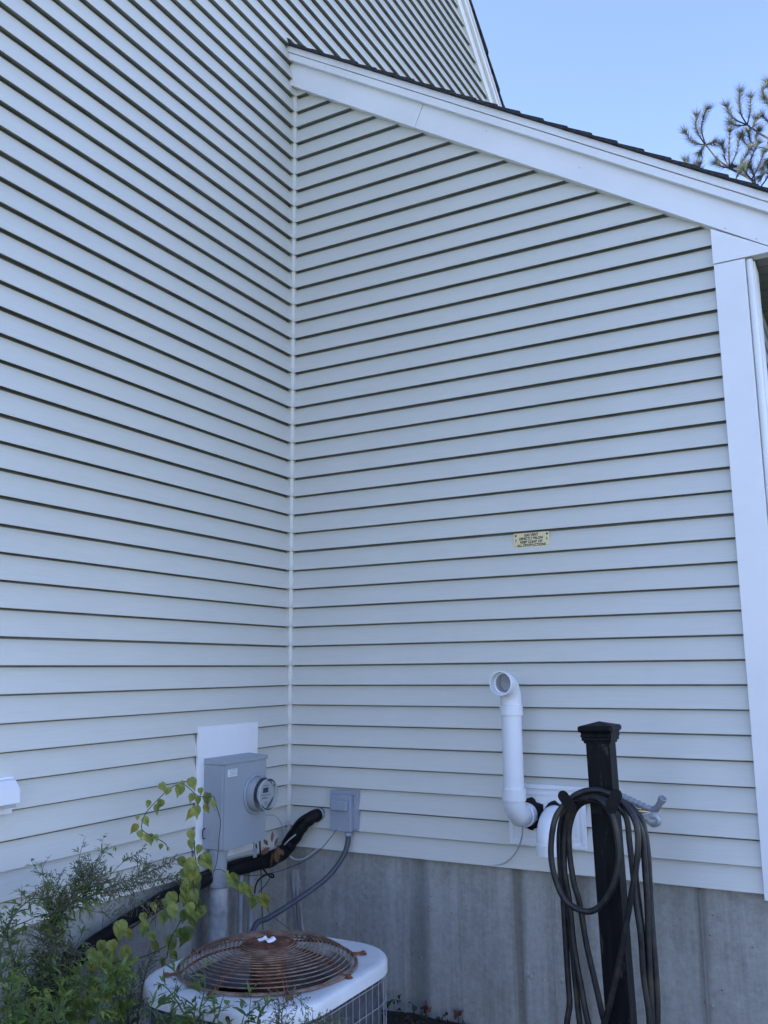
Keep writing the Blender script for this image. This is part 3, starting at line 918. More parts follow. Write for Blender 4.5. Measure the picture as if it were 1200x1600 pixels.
lid.add(vs, [(i * NN + j, i * NN + (j + 1) % NN, (i + 1) * NN + (j + 1) % NN, (i + 1) * NN + j) for i in range(len(rings) - 1) for j in range(NN)])
def lid_material():
    m, N, L, b = newmat('rust_stained_white_lid')
    v = coords(N, L)
    col = ramp(N, L, nz(N, L, v, 5, 5), [(.35, (.60, .615, .61)), (.6, (.72, .73, .725))])
    # grime and rust in a ring around the grille foot
    s = N.new('ShaderNodeVectorMath'); s.operation = 'SUBTRACT'; L.new(v, s.inputs[0]); s.inputs[1].default_value = (GC.x - AC_O[0], GC.y - AC_O[1], AZ - GZ)
    ln_ = N.new('ShaderNodeVectorMath'); ln_.operation = 'LENGTH'; L.new(s.outputs[0], ln_.inputs[0])
    mr = N.new('ShaderNodeMapRange'); mr.inputs['From Min'].default_value = .285; mr.inputs['From Max'].default_value = .315
    mr.inputs['To Min'].default_value = .75; mr.inputs['To Max'].default_value = 0; L.new(ln_.outputs['Value'], mr.inputs['Value'])
    pm = mix(N, L, 1.0, mr.outputs[0], ramp(N, L, nz(N, L, v, 9, 4), [(.3, (.3, .3, .3)), (.6, (1, 1, 1))]), 'MULTIPLY')
    col = mix(N, L, pm, col, (.30, .25, .17))
    spk = ramp(N, L, nz(N, L, v, 22, 4), [(.66, (0, 0, 0)), (.74, (.6, .6, .6))])
    col = mix(N, L, spk, col, (.42, .36, .28))
    L.new(col, b.inputs['Base Color']); b.inputs['Roughness'].default_value = .38
    return m
lid.build('lid', lid_material(), ac, smooth=True, angle=50)
shr = MB().lathe([(.281, -.012), (.276, -.07), (.272, -.16), (.285, -.20)], GC, (0, 0, 1), 48)
shr.build('shroud', M_SHRD, ac, smooth=True)
inn = MB()
inn.box(AX0 + .05, AX1 - .05, AY0 + .05, AY1 - .05, GZ + .10, GZ + .115)
inn.build('base_pan', M_DARK, ac)
# coil walls
coil = MB()
oc = off(.022, 0); ic = off(.045, 0)
zb, zt = GZ + .06, AZ - .05
nf = 90
for k_ in range(nf):
    z0 = zb + (zt - zb) * k_ / nf; z1 = z0 + (zt - zb) / nf * .55
    a = [Vector((p.x, p.y, z0)) for p in oc]; b_ = [Vector((p.x, p.y, z1)) for p in oc]
    a2 = [Vector((p.x, p.y, z0)) for p in ic]; b2 = [Vector((p.x, p.y, z1)) for p in ic]
    vs = a + b_ + b2 + a2
    coil.add(vs, [(r_ * NN + j, r_ * NN + (j + 1) % NN, ((r_ + 1) % 4) * NN + (j + 1) % NN, ((r_ + 1) % 4) * NN + j) for r_ in range(4) for j in range(NN)])
ib = off(.03, 0)
coil.add([Vector((p.x, p.y, zb)) for p in ib] + [Vector((p.x, p.y, zt)) for p in ib], [(j, (j + 1) % NN, NN + (j + 1) % NN, NN + j) for j in range(NN)])
coil.build('coil', M_COIL, ac)
gd = MB()
og = off(.006, 0)
per = []
for i in range(NN):
    a, b_ = og[i], og[(i + 1) % NN]
    d = (b_ - a).length
    m_ = max(1, round(d / .042))
    for j in range(m_): per.append(a.lerp(b_, j / m_))
last = None
for p in per:
    if last is not None and (p - last).length < .036: continue
    last = p
    gd.tube([(p.x, p.y, GZ + .05), (p.x, p.y, AZ - .045)], .0009, 5)
for z in [AZ - .058 - i * .075 for i in range(7)]:
    gd.tube([Vector((p.x, p.y, z)) for p in off(.008, 0)], .0013, 5, closed=True)
gd.build('wire_guard', M_GUARD, ac)
MB().prism([(p.x, p.y) for p in off(.0, 0)], GZ + .012, GZ + .058, 'z').build('base', M_ACW, ac)
tag(MB().prism([(p.x, p.y) for p in rrect(AX0 - .06, AX1 + .06, AY0 - .06, AY1 + .06, .02, 8)], GZ - .04, GZ + .011, 'z').build('equipment_pad', M_CON, loc=(.845, -1.31, GZ)), 'flat concrete pad under the air conditioning unit', 'pad')
# grille
def zdome(r): return AZ + .004 + .070 * (1 - (r / .305) ** 3.8)
gl = MB()
NR = 16
for i in range(NR):
    r = .090 + (.300 - .090) * i / (NR - 1)
    gl.tube([Vector((GC.x + r * math.cos(2 * math.pi * a / 64), GC.y + r * math.sin(2 * math.pi * a / 64), zdome(r) + .0006 * math.sin(a * .7 + i))) for a in range(64)], .0021, 6, closed=True)
gl.tube([Vector((GC.x + .306 * math.cos(2 * math.pi * a / 64), GC.y + .306 * math.sin(2 * math.pi * a / 64), AZ + .006)) for a in range(64)], .0035, 6, closed=True)
gl.build('grille', M_RUST, ac, smooth=True)
gs = MB()
for q in range(8):
    a = R_(q * 45 + 2)
    for da in (-.018, .018):
        pts = []
        for j in range(12):
            r = .055 + (.303 - .055) * j / 11
            aa = a + da * .09 / r * 3
            pts.append(Vector((GC.x + r * math.cos(aa), GC.y + r * math.sin(aa), zdome(r) - .0045)))
        gs.tube(pts, .0024, 6)
gs.build('spokes', M_RUSTD, ac, smooth=True)
hb = MB().lathe([(.0, .004), (.03, .006), (.05, .0), (.075, -.003), (.096, -.006), (.099, -.011), (.05, -.014)], (GC.x, GC.y, zdome(.05)), (0, 0, 1), 36)
for v_ in hb.v: v_.z += .003 * noise.noise(v_ * 30)
for q in range(4):
    a = R_(q * 90 + 35)
    hb.lathe([(.009, 0), (.009, .010), (.0, .012)], (GC.x + .066 * math.cos(a), GC.y + .066 * math.sin(a), zdome(.05) - .004), (0, 0, 1), 8)
hub_ = hb.build('hub_plate', M_RUSTD, ac, smooth=True)
for q, dr in enumerate((0, 45, 90, 135, 180, 225, 270, 315)):
    a = R_(dr + 2)
    rb = .342 if dr % 90 else .318
    c = Vector((GC.x + rb * math.cos(a), GC.y + rb * math.sin(a), AZ + .0015))
    fb = MB()
    fb.lathe([(.014, 0), (.013, .003), (.008, .004), (.008, .010), (.0, .011)], c, (0, 0, 1), 9)
    fb.tube([c + Vector((0, 0, .004)), Vector((GC.x + .295 * math.cos(a), GC.y + .295 * math.sin(a), AZ + .007))], .005, 6)
    fb.build('bolt', M_RUSTD, ac, smooth=True)
pb = MB()
import mathutils
vs = []
for i in range(6):
    for j in range(4):
        u, w = i / 5 - .5, j / 3 - .5
        vs.append(Vector((GC.x + .052 * u + .01 * w, GC.y - .010 + .034 * w - .008 * u, zdome(.05) + .009 + .016 * abs(w) ** 1.4 * (1 if w > 0 else .3) + .006 * math.sin(u * 7))))
pb.add(vs, [(i * 4 + j, (i + 1) * 4 + j, (i + 1) * 4 + j + 1, i * 4 + j + 1) for i in range(5) for j in range(3)])
pb.build('torn_label', M_LABEL, hub_, smooth=True)
mo = MB().lathe([(.0, .0), (.055, -.002), (.062, -.02), (.062, -.13), (.0, -.14)], (GC.x, GC.y, zdome(.05) - .03), (0, 0, 1), 28)
mo.build('fan_motor', M_RUSTD, ac, smooth=True)
bl = MB()
for q in range(3):
    a0 = R_(q * 120 - 62)
    ring = []
    for i in range(8):
        r = .06 + .2 * i / 7
        for j in range(7):
            a = a0 + (j / 6 - .5) * 1.05 * (.55 + .45 * i / 7)
            ring.append(Vector((GC.x + r * math.cos(a), GC.y + r * math.sin(a), AZ - .115 + (j / 6 - .5) * .075)))
    bl.add(ring, [(i * 7 + j, (i + 1) * 7 + j, (i + 1) * 7 + j + 1, i * 7 + j + 1) for i in range(7) for j in range(6)])
bl.build('fan_blades', mat('grey_fan_blade', (.07, .072, .08), (.12, .122, .13), 6, .5, metal=.4), ac, smooth=True)
MB().lathe([(.008, 0), (.008, .002), (.0, .003)], (.97, AY0 - .0005, AZ - .024), (0, -1, 0), 10).build('rusty_screw', M_RUSTD, ac)

# ------------------------------------------------------------------ hose post
LEAN = Matrix.Rotation(R_(-1.4), 4, 'Y')
PB = Vector((1.865, -.60, GZ))
pt = thing('wooden_post', PB, 'black painted wooden post with moulded cap holding the hose', 'post')
POSTM = Matrix.Translation(PB) @ LEAN
pm = MB()
nseg = 20; H = .613 - GZ
ring = []
hw = .0447
sect = [(-hw, -hw), (hw, -hw), (hw, hw), (-hw, hw)]
for i in range(nseg + 1):
    z = -.08 + (H + .08) * i / nseg
    for x, y in sect:
        ring.append(POSTM @ Vector((x + .0006 * noise.noise(Vector((z * 8, x, y))), y, z)))
pm.add(ring, [(i * 4 + j, i * 4 + (j + 1) % 4, (i + 1) * 4 + (j + 1) % 4, (i + 1) * 4 + j) for i in range(nseg) for j in range(4)] + [(3, 2, 1, 0), tuple(nseg * 4 + j for j in range(4))])
pm.build('shaft', M_POST, pt, bevel=.003)
cpm = MB()
levels = [(.050, -.004), (.050, .004), (.056, .006), (.056, .018), (.0585, .020), (.0585, .027), (.056, .029), (.059, .036), (.0645, .041), (.0655, .046), (.0655, .053), (.064, .057), (.061, .059), (.001, .074)]
ring = []
for w, z in levels:
    for sx, sy in ((-1, -1), (1, -1), (1, 1), (-1, 1)):
        ring.append(POSTM @ Vector((sx * w, sy * w, H + z)))
cpm.add(ring, [(i * 4 + j, i * 4 + (j + 1) % 4, (i + 1) * 4 + (j + 1) % 4, (i + 1) * 4 + j) for i in range(len(levels) - 1) for j in range(4)] + [(3, 2, 1, 0)])
cpm.build('cap', M_POST, pt, bevel=.001)

HY = -.645
hg = thing('hose_hanger', (1.815, HY, .40), 'black metal hose hanger with two flared ears on the post', 'hose hanger')
# curved saddle
e1 = at(884, 1252, 'y', -.72); e2 = at(962, 1250, 'y', -.72)
cx = (e1.x + e2.x) / 2
sd_ = MB()
A = []
for i in range(13):
    a = R_(35 + 110 * i / 12)
    A.append((cx + .098 * math.cos(a), .352 + .072 * math.sin(a)))
vs = [Vector((x, y, z)) for y in (HY - .002, HY - .125) for x, z in A] + [Vector((x, y, z - .004)) for y in (HY - .002, HY - .125) for x, z in A]
n_ = 13
sd_.add(vs, [(i, i + 1, n_ + i + 1, n_ + i) for i in range(12)] + [(2 * n_ + i, 3 * n_ + i, 3 * n_ + i + 1, 2 * n_ + i + 1) for i in range(12)] + [(n_ + i, n_ + i + 1, 3 * n_ + i + 1, 3 * n_ + i) for i in range(12)])
sd_.build('saddle', M_BLK, hg, smooth=True)
def ear(pa, pb, w, name='ear'):
    """capsule shaped plate from pa (tip) to pb"""
    d = (pb - pa).normalized(); s = Vector((0, 1, 0)).cross(d).normalized()
    out = []
    for c, sg in ((pa, -1), (pb, 1)):
        for i in range(9):
            a = math.pi * i / 8
            out.append(c + (s * math.cos(a) * sg * -1 + d * sg * math.sin(a)) * w)
    n = len(out)
    mb = MB()
    mb.add([p + Vector((0, -.003, 0)) for p in out] + [p + Vector((0, .004, 0)) for p in out],
           [tuple(range(n)), tuple(range(2 * n - 1, n - 1, -1))] + [(i, i + n, (i + 1) % n + n, (i + 1) % n) for i in range(n)])
    mb.build(name, M_BLK, hg, bevel=.0015)
ear(at(880, 1244, 'y', HY - .14), at(893, 1262, 'y', HY - .14), .0195)
ear(at(963, 1242, 'y', HY - .14), at(955, 1262, 'y', HY - .14), .0205)
MB().box(cx - .022, cx + .022, HY - .004, HY + .0, .36, .43).build('back_plate', M_BLK, hg, bevel=.001)

def Z3(x, y, d): return at(850 + x / 6, 1230 + y / 6, 'y', d)
def Z4(x, y, d): return at(850 + x / 6, 1410 + y / 6, 'y', d)
hose = thing('garden_hose', (1.83, -.70, -.62), 'dark garden hose coiled in long loops over the black post hanger', 'hose')
def loop(pts, closed=False):
    sp = smooth_path(pts, 7, closed)
    hm.tube(sp, .0107, 12, closed=closed)
hm = MB()
D = HY
# front ring
loop([Z3(430, 100, D - .105), Z3(520, 115, D - .118), Z3(640, 270, D - .125), Z3(690, 500, D - .125), Z3(700, 700, D - .125), Z3(650, 920, D - .125), Z3(530, 1110, D - .125), Z3(390, 1165, D - .125),
      Z3(210, 1070, D - .125), Z3(110, 870, D - .125), Z3(65, 620, D - .125), Z3(95, 330, D - .12), Z3(180, 175, D - .10), Z3(320, 60, D - .085), Z3(480, 25, D - .080), Z3(610, 60, D - .080), Z3(740, 150, D - .08),
      Z3(840, 290, D - .09), Z3(880, 450, D - .10), Z3(870, 700, D - .10), Z3(820, 1000, D - .10), Z4(790, 100, D - .09), Z4(730, 450, D - .08), Z4(640, 850, D - .07), Z4(570, 1120, D - .06), Z4(440, 1500, D - .05), Z4(330, 1700, D - .04),
      Z4(200, 1600, D - .03), Z4(215, 1150, D - .03), Z4(240, 950, D - .03), Z4(225, 700, D - .03), Z4(200, 300, D - .035), Z4(183, 0, D - .04), Z3(150, 700, D - .045), Z3(148, 400, D - .05), Z3(205, 220, D - .06), Z3(330, 110, D - .055),
      Z3(480, 60, D - .055), Z3(620, 90, D - .055), Z3(760, 170, D - .055), Z3(850, 280, D - .05), Z3(920, 450, D - .05), Z3(950, 800, D - .05), Z4(968, 0, D - .05), Z4(985, 500, D - .05), Z4(1015, 1130, D - .05), Z4(1010, 1500, D - .05), Z4(800, 1800, D - .05),
      Z4(560, 1600, D - .05), Z4(415, 1130, D - .05), Z4(350, 800, D - .05), Z4(280, 400, D - .05), Z4(240, 0, D - .055), Z3(190, 750, D - .06), Z3(200, 420, D - .06), Z3(250, 230, D - .075), Z3(360, 120, D - .10), Z3(480, 100, D - .10), Z3(600, 130, D - .09), Z3(700, 190, D - .08), Z3(775, 300, D - .07),
      Z3(800, 500, D - .07), Z3(825, 720, D - .07), Z4(862, 0, D - .07), Z4(905, 300, D - .07), Z4(935, 700, D - .06), Z4(990, 1130, D - .06), Z4(960, 1500, D - .06), Z4(800, 1650, D - .07)])
loop([Z4(760, 1650, D - .03), Z4(640, 1350, D - .03), Z4(560, 1100, D - .035), Z4(480, 750, D - .04), Z4(400, 400, D - .045), Z4(332, 0, D - .05), Z3(280, 900, D - .055), Z3(238, 600, D - .06), Z3(240, 380, D - .06), Z3(300, 200, D - .075), Z3(420, 125, D - .07),
      Z3(600, 150, D - .03), Z3(740, 190, D - .03), Z3(860, 240, D - .03), Z3(925, 330, D - .03), Z3(972, 600, D - .03), Z3(1000, 1100, D - .03), Z4(1020, 300, D - .035), Z4(1058, 800, D - .035), Z4(1062, 1130, D - .035), Z4(1040, 1500, D - .035), Z4(900, 1850, D - .035),
      Z4(600, 1850, D - .03), Z4(400, 1500, D - .03), Z4(335, 1130, D - .03), Z4(290, 700, D - .03), Z4(262, 400, D - .03), Z4(215, 0, D - .035), Z3(170, 700, D - .04), Z3(172, 420, D - .035), Z3(230, 200, D - .035), Z3(380, 80, D - .03), Z3(520, 60, D - .02), Z3(660, 100, D - .02), Z3(790, 170, D + .0), Z3(880, 260, D + .0), Z3(900, 420, D - .01), Z3(890, 600, D - .02), Z3(860, 800, D - .03),
      Z4(890, 0, D - .03), Z4(950, 500, D - .03), Z4(1002, 1000, D - .03), Z4(1030, 1500, D - .03)])
hm.build('hose_coil', M_HOSE, hose, smooth=True)

# nozzle
nzl = thing('hose_nozzle', Z3(1040, 215, -.62), 'grey plastic hose nozzle pointing up beside the hanger', 'hose nozzle')
a = Z3(745, 95, -.62); b_ = Z3(1000, 205, -.60); c_ = Z3(1045, 215, -.60); d_ = Z3(1110, 112, -.62)
g_ = []
for i in range(22):
    t = i / 21
    g_.append(a.lerp(b_, t))
MB().tube(g_, [.0135 + .0018 * math.sin(i * 1.7) - .003 * i / 21 for i in range(22)], 14).build('grip', M_SILV, nzl, smooth=True, angle=60)
MB().tube([b_, c_.lerp(d_, .1), c_.lerp(d_, .5), c_.lerp(d_, .8)], [.0105, .0125, .011, .011], 14).build('barrel', M_SILV, nzl, smooth=True, angle=60)
ax_ = (d_ - c_).normalized()
MB().lathe([(.0115, -.012), (.0145, -.010), (.0150, .006), (.0115, .0075), (.010, .003), (.009, -.002), (0, -.003)], d_, ax_, 20).build('spray_head', M_SILV, nzl, smooth=True)
MB().lathe([(.012, -.018), (.0135, -.016), (.0135, .012), (.011, .014)], a, (b_ - a), 18, cap=True).build('collar', M_SILV, nzl, smooth=True)
MB().tube([Z3(850, 225, -.61), Z3(1000, 232, -.60)], [.009, .0055], 12).build('brass_tip', M_BRASS, nzl, smooth=True)
MB().tube(smooth_path([Z3(1020, 225, -.60), Z3(960, 250, -.61), Z3(860, 262, -.62), Z3(770, 255, -.63), Z3(700, 225, -.64)], 5), .0035, 8).build('lever', M_STEEL, nzl, smooth=True)

fc_ = thing('wall_faucet', (1.881, -.018, .248), 'grey metal wall faucet with round flange behind the hose', 'faucet')
F0 = Vector((1.881, -.017, .2495))
MB().lathe([(.031, 0), (.031, .004), (.027, .007), (.013, .008), (.013, .004)], F0, (0, -1, 0), 28, cap=False).build('flange', M_STEEL, fc_, smooth=True)
MB().tube(smooth_path([F0, F0 + Vector((0, -.04, .002)), F0 + Vector((-.005, -.09, .012)), F0 + Vector((-.01, -.12, .03))], 4), .0105, 12).build('body', M_STEEL, fc_, smooth=True)
MB().tube([F0 + Vector((-.01, -.09, .012)), F0 + Vector((-.03, -.11, .03)), F0 + Vector((-.05, -.115, .04))], [.010, .012, .012], 10).build('spout', M_BRASS, fc_, smooth=True)
for a in (20, 150, 265):
    MB().lathe([(.004, 0), (.0, .002)], F0 + Vector((.022 * math.cos(R_(a)), -.0055, .022 * math.sin(R_(a)))), (0, -1, 0), 8).build('screw', M_INK, fc_)

# ------------------------------------------------------------------ foliage
def heart_leaf(mb, base, tipdir, nr, L_, rnd, mi=0):
    t = tipdir.normalized(); s = t.cross(nr).normalized(); nr = s.cross(t).normalized()
    prof = [(0.0, .0), (-.03, .16), (.06, .30), (.22, .37), (.40, .36), (.58, .27), (.78, .11), (1.05, 0.0)]
    fold = rnd.uniform(.15, .5); curl = rnd.uniform(.05, .35)
    def P(u, w):
        return base + t * (u * L_) + s * (w * L_) + nr * (L_ * (fold * abs(w) - curl * u * u + .03 * math.sin(u * 9 + w * 11)))
    n = len(prof)
    mid = [P(max(0, p[0]) if i else 0, 0) for i, p in enumerate(prof)]
    mid = [P(i / (n - 1), 0) for i in range(n)]
    hl = [P(u, w * .5) for u, w in prof]; hr = [P(u, -w * .5) for u, w in prof]
    fl_ = [P(u, w) for u, w in prof]; frr = [P(u, -w) for u, w in prof]
    o = len(mb.v)
    mb.v += fl_ + hl + mid + hr + frr
    for r_ in range(4):
        for i in range(n - 1):
            mb.f.append((o + r_ * n + i, o + r_ * n + i + 1, o + (r_ + 1) * n + i + 1, o + (r_ + 1) * n + i)); mb.m.append(mi)

def z6(x, y, d=.2): return at(190 + x / 4.8, 1200 + y / 4.8, 'x', d)
def z5(x, y, d=.2): return at(100 + x / 4.8, 1380 + y / 4.8, 'x', d)
vine = thing('climbing_vine', (.14, -1.3, GZ), 'yellow green heart leaved vine climbing over the foundation to the meter box', 'vine')
L6 = [(310,145,60),(348,175,60),(435,170,75),(530,118,80),(455,125,40),(592,175,40),(525,225,60),(575,245,70),(640,235,75),(695,275,60),(640,305,60,1),(560,330,80),(510,350,70),(290,270,60),(265,310,65),(200,270,40),(118,372,40),(182,400,70),(92,457,55,1),(138,500,55),(180,520,50),(215,535,60),(262,525,50),(293,590,40),(350,607,25),(525,505,60),(522,575,70),(578,612,50),(460,710,90),(635,705,100),(515,720,90),(530,790,90),(480,800,80),(475,880,80),(540,900,90),(480,960,90),(545,960,80),(560,1020,80),(500,760,80),(555,840,80),
      (790,790,40),(840,850,90),(905,900,90),(955,930,90),(985,1010,90),(1070,1000,85,1)]
L5 = [(905,60,90),(970,70,100),(900,120,70),(1000,170,80),(810,125,80),(760,150,50),(675,183,70,1),(790,205,90),(820,215,80),(745,265,90),(600,340,80),(600,260,60),(420,358,100),(485,385,60,1),(660,400,80),(690,480,80),(795,470,100),(905,400,100),(970,290,90),(900,250,80),(1025,220,90),(870,380,60),(280,480,90),(365,480,80),(210,540,90),(465,540,100,1),(320,580,90),(380,600,70),(215,625,90,1),(370,660,70),(740,590,50),(830,545,60),(950,200,80),(990,250,70),(940,130,80),(300,620,70),(250,570,80),(60,900,70),(30,960,60),(340,700,60)]
vl = MB(); vy = MB()
rnd = random.Random(11)
for zz, Ls in ((z6, L6), (z5, L5)):
    for q in Ls:
        x, y, s = q[:3]; yel = len(q) > 3
        d = .20 + rnd.uniform(-.04, .05)
        c = zz(x, y, d)
        size = s / 4.8 * (c - CP).length / FPX * rnd.uniform(1.0, 1.45)
        lean_ = rnd.uniform(-.55, .55)
        td = (CR * lean_ + Vector((0, 0, -1)) + Vector((rnd.uniform(0, .3), 0, 0)))
        view = (CP - c).normalized()
        nr = (view + Vector((rnd.uniform(-.7, .7), rnd.uniform(-.7, .7), rnd.uniform(-.1, .7)))).normalized()
        td.normalize()
        heart_leaf(vy if yel else vl, c - td * size * .45, td, nr, size, rnd)
lv = vl.build('leaves', M_VINE, vine, smooth='leaf')
tag(vy.build('leaves', M_VINEY, vine, smooth='leaf'), 'turning yellow leaves')
sv = MB()
def vs_(pts, r): sv.tube(smooth_path(pts, 4), r, 6)
vs_([z6(*p) for p in ((345,620),(330,570),(250,520),(165,475),(150,430),(175,350),(230,280),(310,200),(375,145),(455,120),(510,155),(560,200),(640,220),(690,215),(715,300),(742,400),(730,530),(715,700),(670,830))], .0016)
vs_([z6(545,560), z6(548,640), z6(560,720), z6(530,800), z6(545,900), z6(520,1000), z5(960,100), z5(870,290), z5(800,420), z5(770,560), z5(740,660), Vector((.2, -1.0, GZ))], .0022)
vs_([z6(590,640), z6(580,690), z6(560,740), z6(540,800)], .0015)
vs_([z5(860,130,.17), z5(750,180,.15), z5(620,260,.14), z5(480,340,.14), z5(380,440,.14), z5(280,560,.15), z5(200,700,.18), Vector((.2, -1.6, GZ))], .006)
vs_([z5(690,250,.16), z5(640,310,.17), z5(640,400,.19), z5(700,490,.2)], .0018)
vs_([z5(850,400,.19), z5(780,460,.18), z5(650,530,.17), z5(500,580,.17), z5(400,590,.17), z5(300,640,.17)], .0020)
vs_([z6(760,770,.15), z6(790,790,.15), z6(870,850,.17), z6(950,920,.17), z6(1010,975,.17), z6(1080,1040,.17), z6(1130,1110,.17), z6(1260,1210,.17)], .0013)
vs_([z6(760,770,.15), z6(720,760,.17), z6(600,800,.19), z6(540,830,.2)], .0013)
vs_([z5(450,300,.14), z5(400,440,.17), z5(340,540,.2), z5(300,650,.2)], .0018)
sv.build('stem', M_STEM, vine, smooth=True)

# feathery weeds --------------------------------------------------
def lance(mb, b, d, nr, L_, w, mi=0, bend=.25):
    d = d.normalized(); s = d.cross(nr)
    s = s.normalized() if s.length > 1e-5 else d.orthogonal().normalized()
    n2 = s.cross(d)
    p0 = b; p1 = b + d * (L_ * .4) - n2 * (L_ * bend * .15); p2 = b + d * (L_ * .75) - n2 * (L_ * bend * .5); p3 = b + d * L_ - n2 * (L_ * bend)
    o = len(mb.v)
    mb.v += [p0, p1 + s * w * .5, p1 - s * w * .5, p2 + s * w * .38, p2 - s * w * .38, p3]
    mb.f += [(o, o + 2, o + 1), (o + 1, o + 2, o + 4, o + 3), (o + 3, o + 4, o + 5)]
    mb.m += [mi] * 3
def rvec(r): return Vector((r.uniform(-1, 1), r.uniform(-1, 1), r.uniform(-1, 1)))
def weed_leaf(mb, b, d, nr, L_, rnd):
    """a divided leaf: three to seven narrow lobes"""
    d = d.normalized(); s = d.cross(nr).normalized()
    L_ *= 1.4
    k = rnd.choice((1, 1, 2, 2))
    w = L_ * rnd.uniform(.12, .18)
    lance(mb, b, d, nr, L_, w, bend=rnd.uniform(.1, .5))
    for i in range(k):
        t = .25 + .35 * i / max(1, k)
        for sg in (-1, 1):
            if rnd.random() < .85:
                dd = d * 1.0 + s * sg * rnd.uniform(.5, .9)
                lance(mb, b + d * (L_ * t), dd, nr, L_ * rnd.uniform(.45, .75) * (1 - t * .4), w * .9, bend=rnd.uniform(0, .5))
def weed_stem(lm, sm, seedm, pts, rnd, leaf=.06, dens=1.0, plume=0.0, r0=.004, side=0.0, depth=0):
    sp = smooth_path(pts, 8)
    tot = sum((sp[i + 1] - sp[i]).length for i in range(len(sp) - 1))
    n = len(sp)
    sm.tube(sp, [r0 * (1 - .75 * i / (n - 1)) for i in range(n)], 5)
    acc = 0; nxt = tot * .12; ph = rnd.uniform(0, 6)
    for i in range(n - 1):
        seg = (sp[i + 1] - sp[i]); L_ = seg.length
        if L_ < 1e-6: continue
        d = seg / L_
        while nxt < acc + L_:
            u = nxt / tot
            p = sp[i] + d * (nxt - acc)
            o1 = d.orthogonal().normalized(); o2 = d.cross(o1)
            if u > 1 - plume:
                for q in range(2):
                    a = rnd.uniform(0, 6.28)
                    out = (o1 * math.cos(a) + o2 * math.sin(a))
                    dd = d * .8 + out * .8 + Vector((0, 0, -.1))
                    m = int(5 * (1.25 - u) / .4) + 3
                    tl = .045 * (1.15 - u) / .35 + .008
                    sm.tube([p, p + dd.normalized() * tl], .0006, 3)
                    for j in range(m):
                        bp = p + dd.normalized() * (tl * (j + .5) / m)
                        lance(seedm, bp, dd + rvec(rnd) * .8 + Vector((0, 0, -.5)), rvec(rnd), rnd.uniform(.006, .012), .0035)
                if rnd.random() < .5:
                    a = rnd.uniform(0, 6.28)
                    lance(lm, p, d * .7 + o1 * math.cos(a) + o2 * math.sin(a), Vector((0, 0, 1)), leaf * .4, leaf * .07)
                nxt += .012 / dens
            else:
                a = ph; ph += 2.4
                out = o1 * math.cos(a) + o2 * math.sin(a)
                dd = d * rnd.uniform(.3, .8) + out + Vector((0, 0, rnd.uniform(-.35, .25)))
                ll = leaf * (1.05 - .6 * u) * rnd.uniform(.7, 1.15)
                weed_leaf(lm, p, dd, Vector((0, 0, 1)) + rvec(rnd) * .4, ll, rnd)
                if rnd.random() < .5:
                    weed_leaf(lm, p, dd + rvec(rnd) * .8, Vector((0, 0, 1)), ll * .5, rnd)
                if depth < 1 and rnd.random() < side and u > .2:
                    up_d = (d * .5 + out * .5 + Vector((0, 0, .9))).normalized()
                    sl_ = rnd.uniform(.06, .15) * (1.2 - .6 * u)
                    weed_stem(lm, sm, seedm, [p, p + up_d * sl_ * .5 + rvec(rnd) * .006, p + up_d * sl_ + rvec(rnd) * .012], rnd, leaf * .8, 1.5, 0 if plume < .2 else .5, r0 * .45, 0, 1)
                nxt += .018 / dens
        acc += L_
def weed(lab, stems, seed, leafmat=M_WEED, base=None):
    rnd = random.Random(seed)
    lm, sm, sdm = MB(), MB(), MB()
    plumes = []
    for s in stems:
        sdm = MB()
        weed_stem(lm, sm, sdm, s[0], rnd, **s[1])
        if sdm.v: plumes.append(sdm)
    b = base or stems[0][0][0]
    t = thing('weed_plant', (b.x, b.y, GZ), lab, 'weed', 'feathery weeds around the air conditioner')
    sm.build('stem', M_GSTEM, t)
    lm.build('foliage', leafmat, t, smooth='leaf')
    for sdm in plumes: sdm.build('seed_plume', M_SEED, t, smooth='leaf')
    return t
X = lambda px, py, d=.42: at(px, py, 'x', d)
Y = lambda px, py, d=-1.86: at(px, py, 'y', d)
root = Vector((.45, -1.78, GZ))
weed('tall leaning weed with long plumed stems reaching right across the lowest siding', [
    ([root, X(95, 1590), X(100, 1500), X(85, 1440), X(130, 1405), X(190, 1388), X(250, 1375), X(283, 1372)], dict(leaf=.062, side=.45, plume=.28, dens=1.7)),
    ([root, X(80, 1580, .45), X(75, 1500, .45), X(90, 1430, .45), X(150, 1395, .45), X(215, 1370, .45), X(270, 1345, .45)], dict(leaf=.06, side=.45, plume=.28, dens=1.7)),
    ([X(85, 1440), X(100, 1410), X(118, 1370), X(126, 1330), X(134, 1306)], dict(leaf=.045, side=.1, dens=1.1, r0=.002)),
    ([X(110, 1425), X(125, 1390), X(150, 1350), X(165, 1330), X(180, 1322)], dict(leaf=.045, side=.1, dens=1.1, r0=.002)),
    ([X(100, 1430), X(90, 1400), X(70, 1370), X(55, 1362)], dict(leaf=.04, side=.1, dens=1.0, r0=.002)),
    ([X(80, 1450), X(75, 1400), X(66, 1360), X(80, 1335)], dict(leaf=.04, side=.1, dens=1.0, r0=.002)),
    ([X(150, 1400), X(170, 1370), X(195, 1345), X(225, 1330)], dict(leaf=.04, side=.1, plume=.4, dens=1.0, r0=.002)),
    ([X(160, 1400), X(190, 1400), X(225, 1408), X(250, 1410)], dict(leaf=.035, side=.1, plume=.6, dens=1.0, r0=.0015)),
    ([X(120, 1415), X(150, 1425), X(185, 1430)], dict(leaf=.035, side=.1, plume=.5, dens=1.0, r0=.0015)),
], 21)
root2 = Vector((.30, -2.2, GZ))
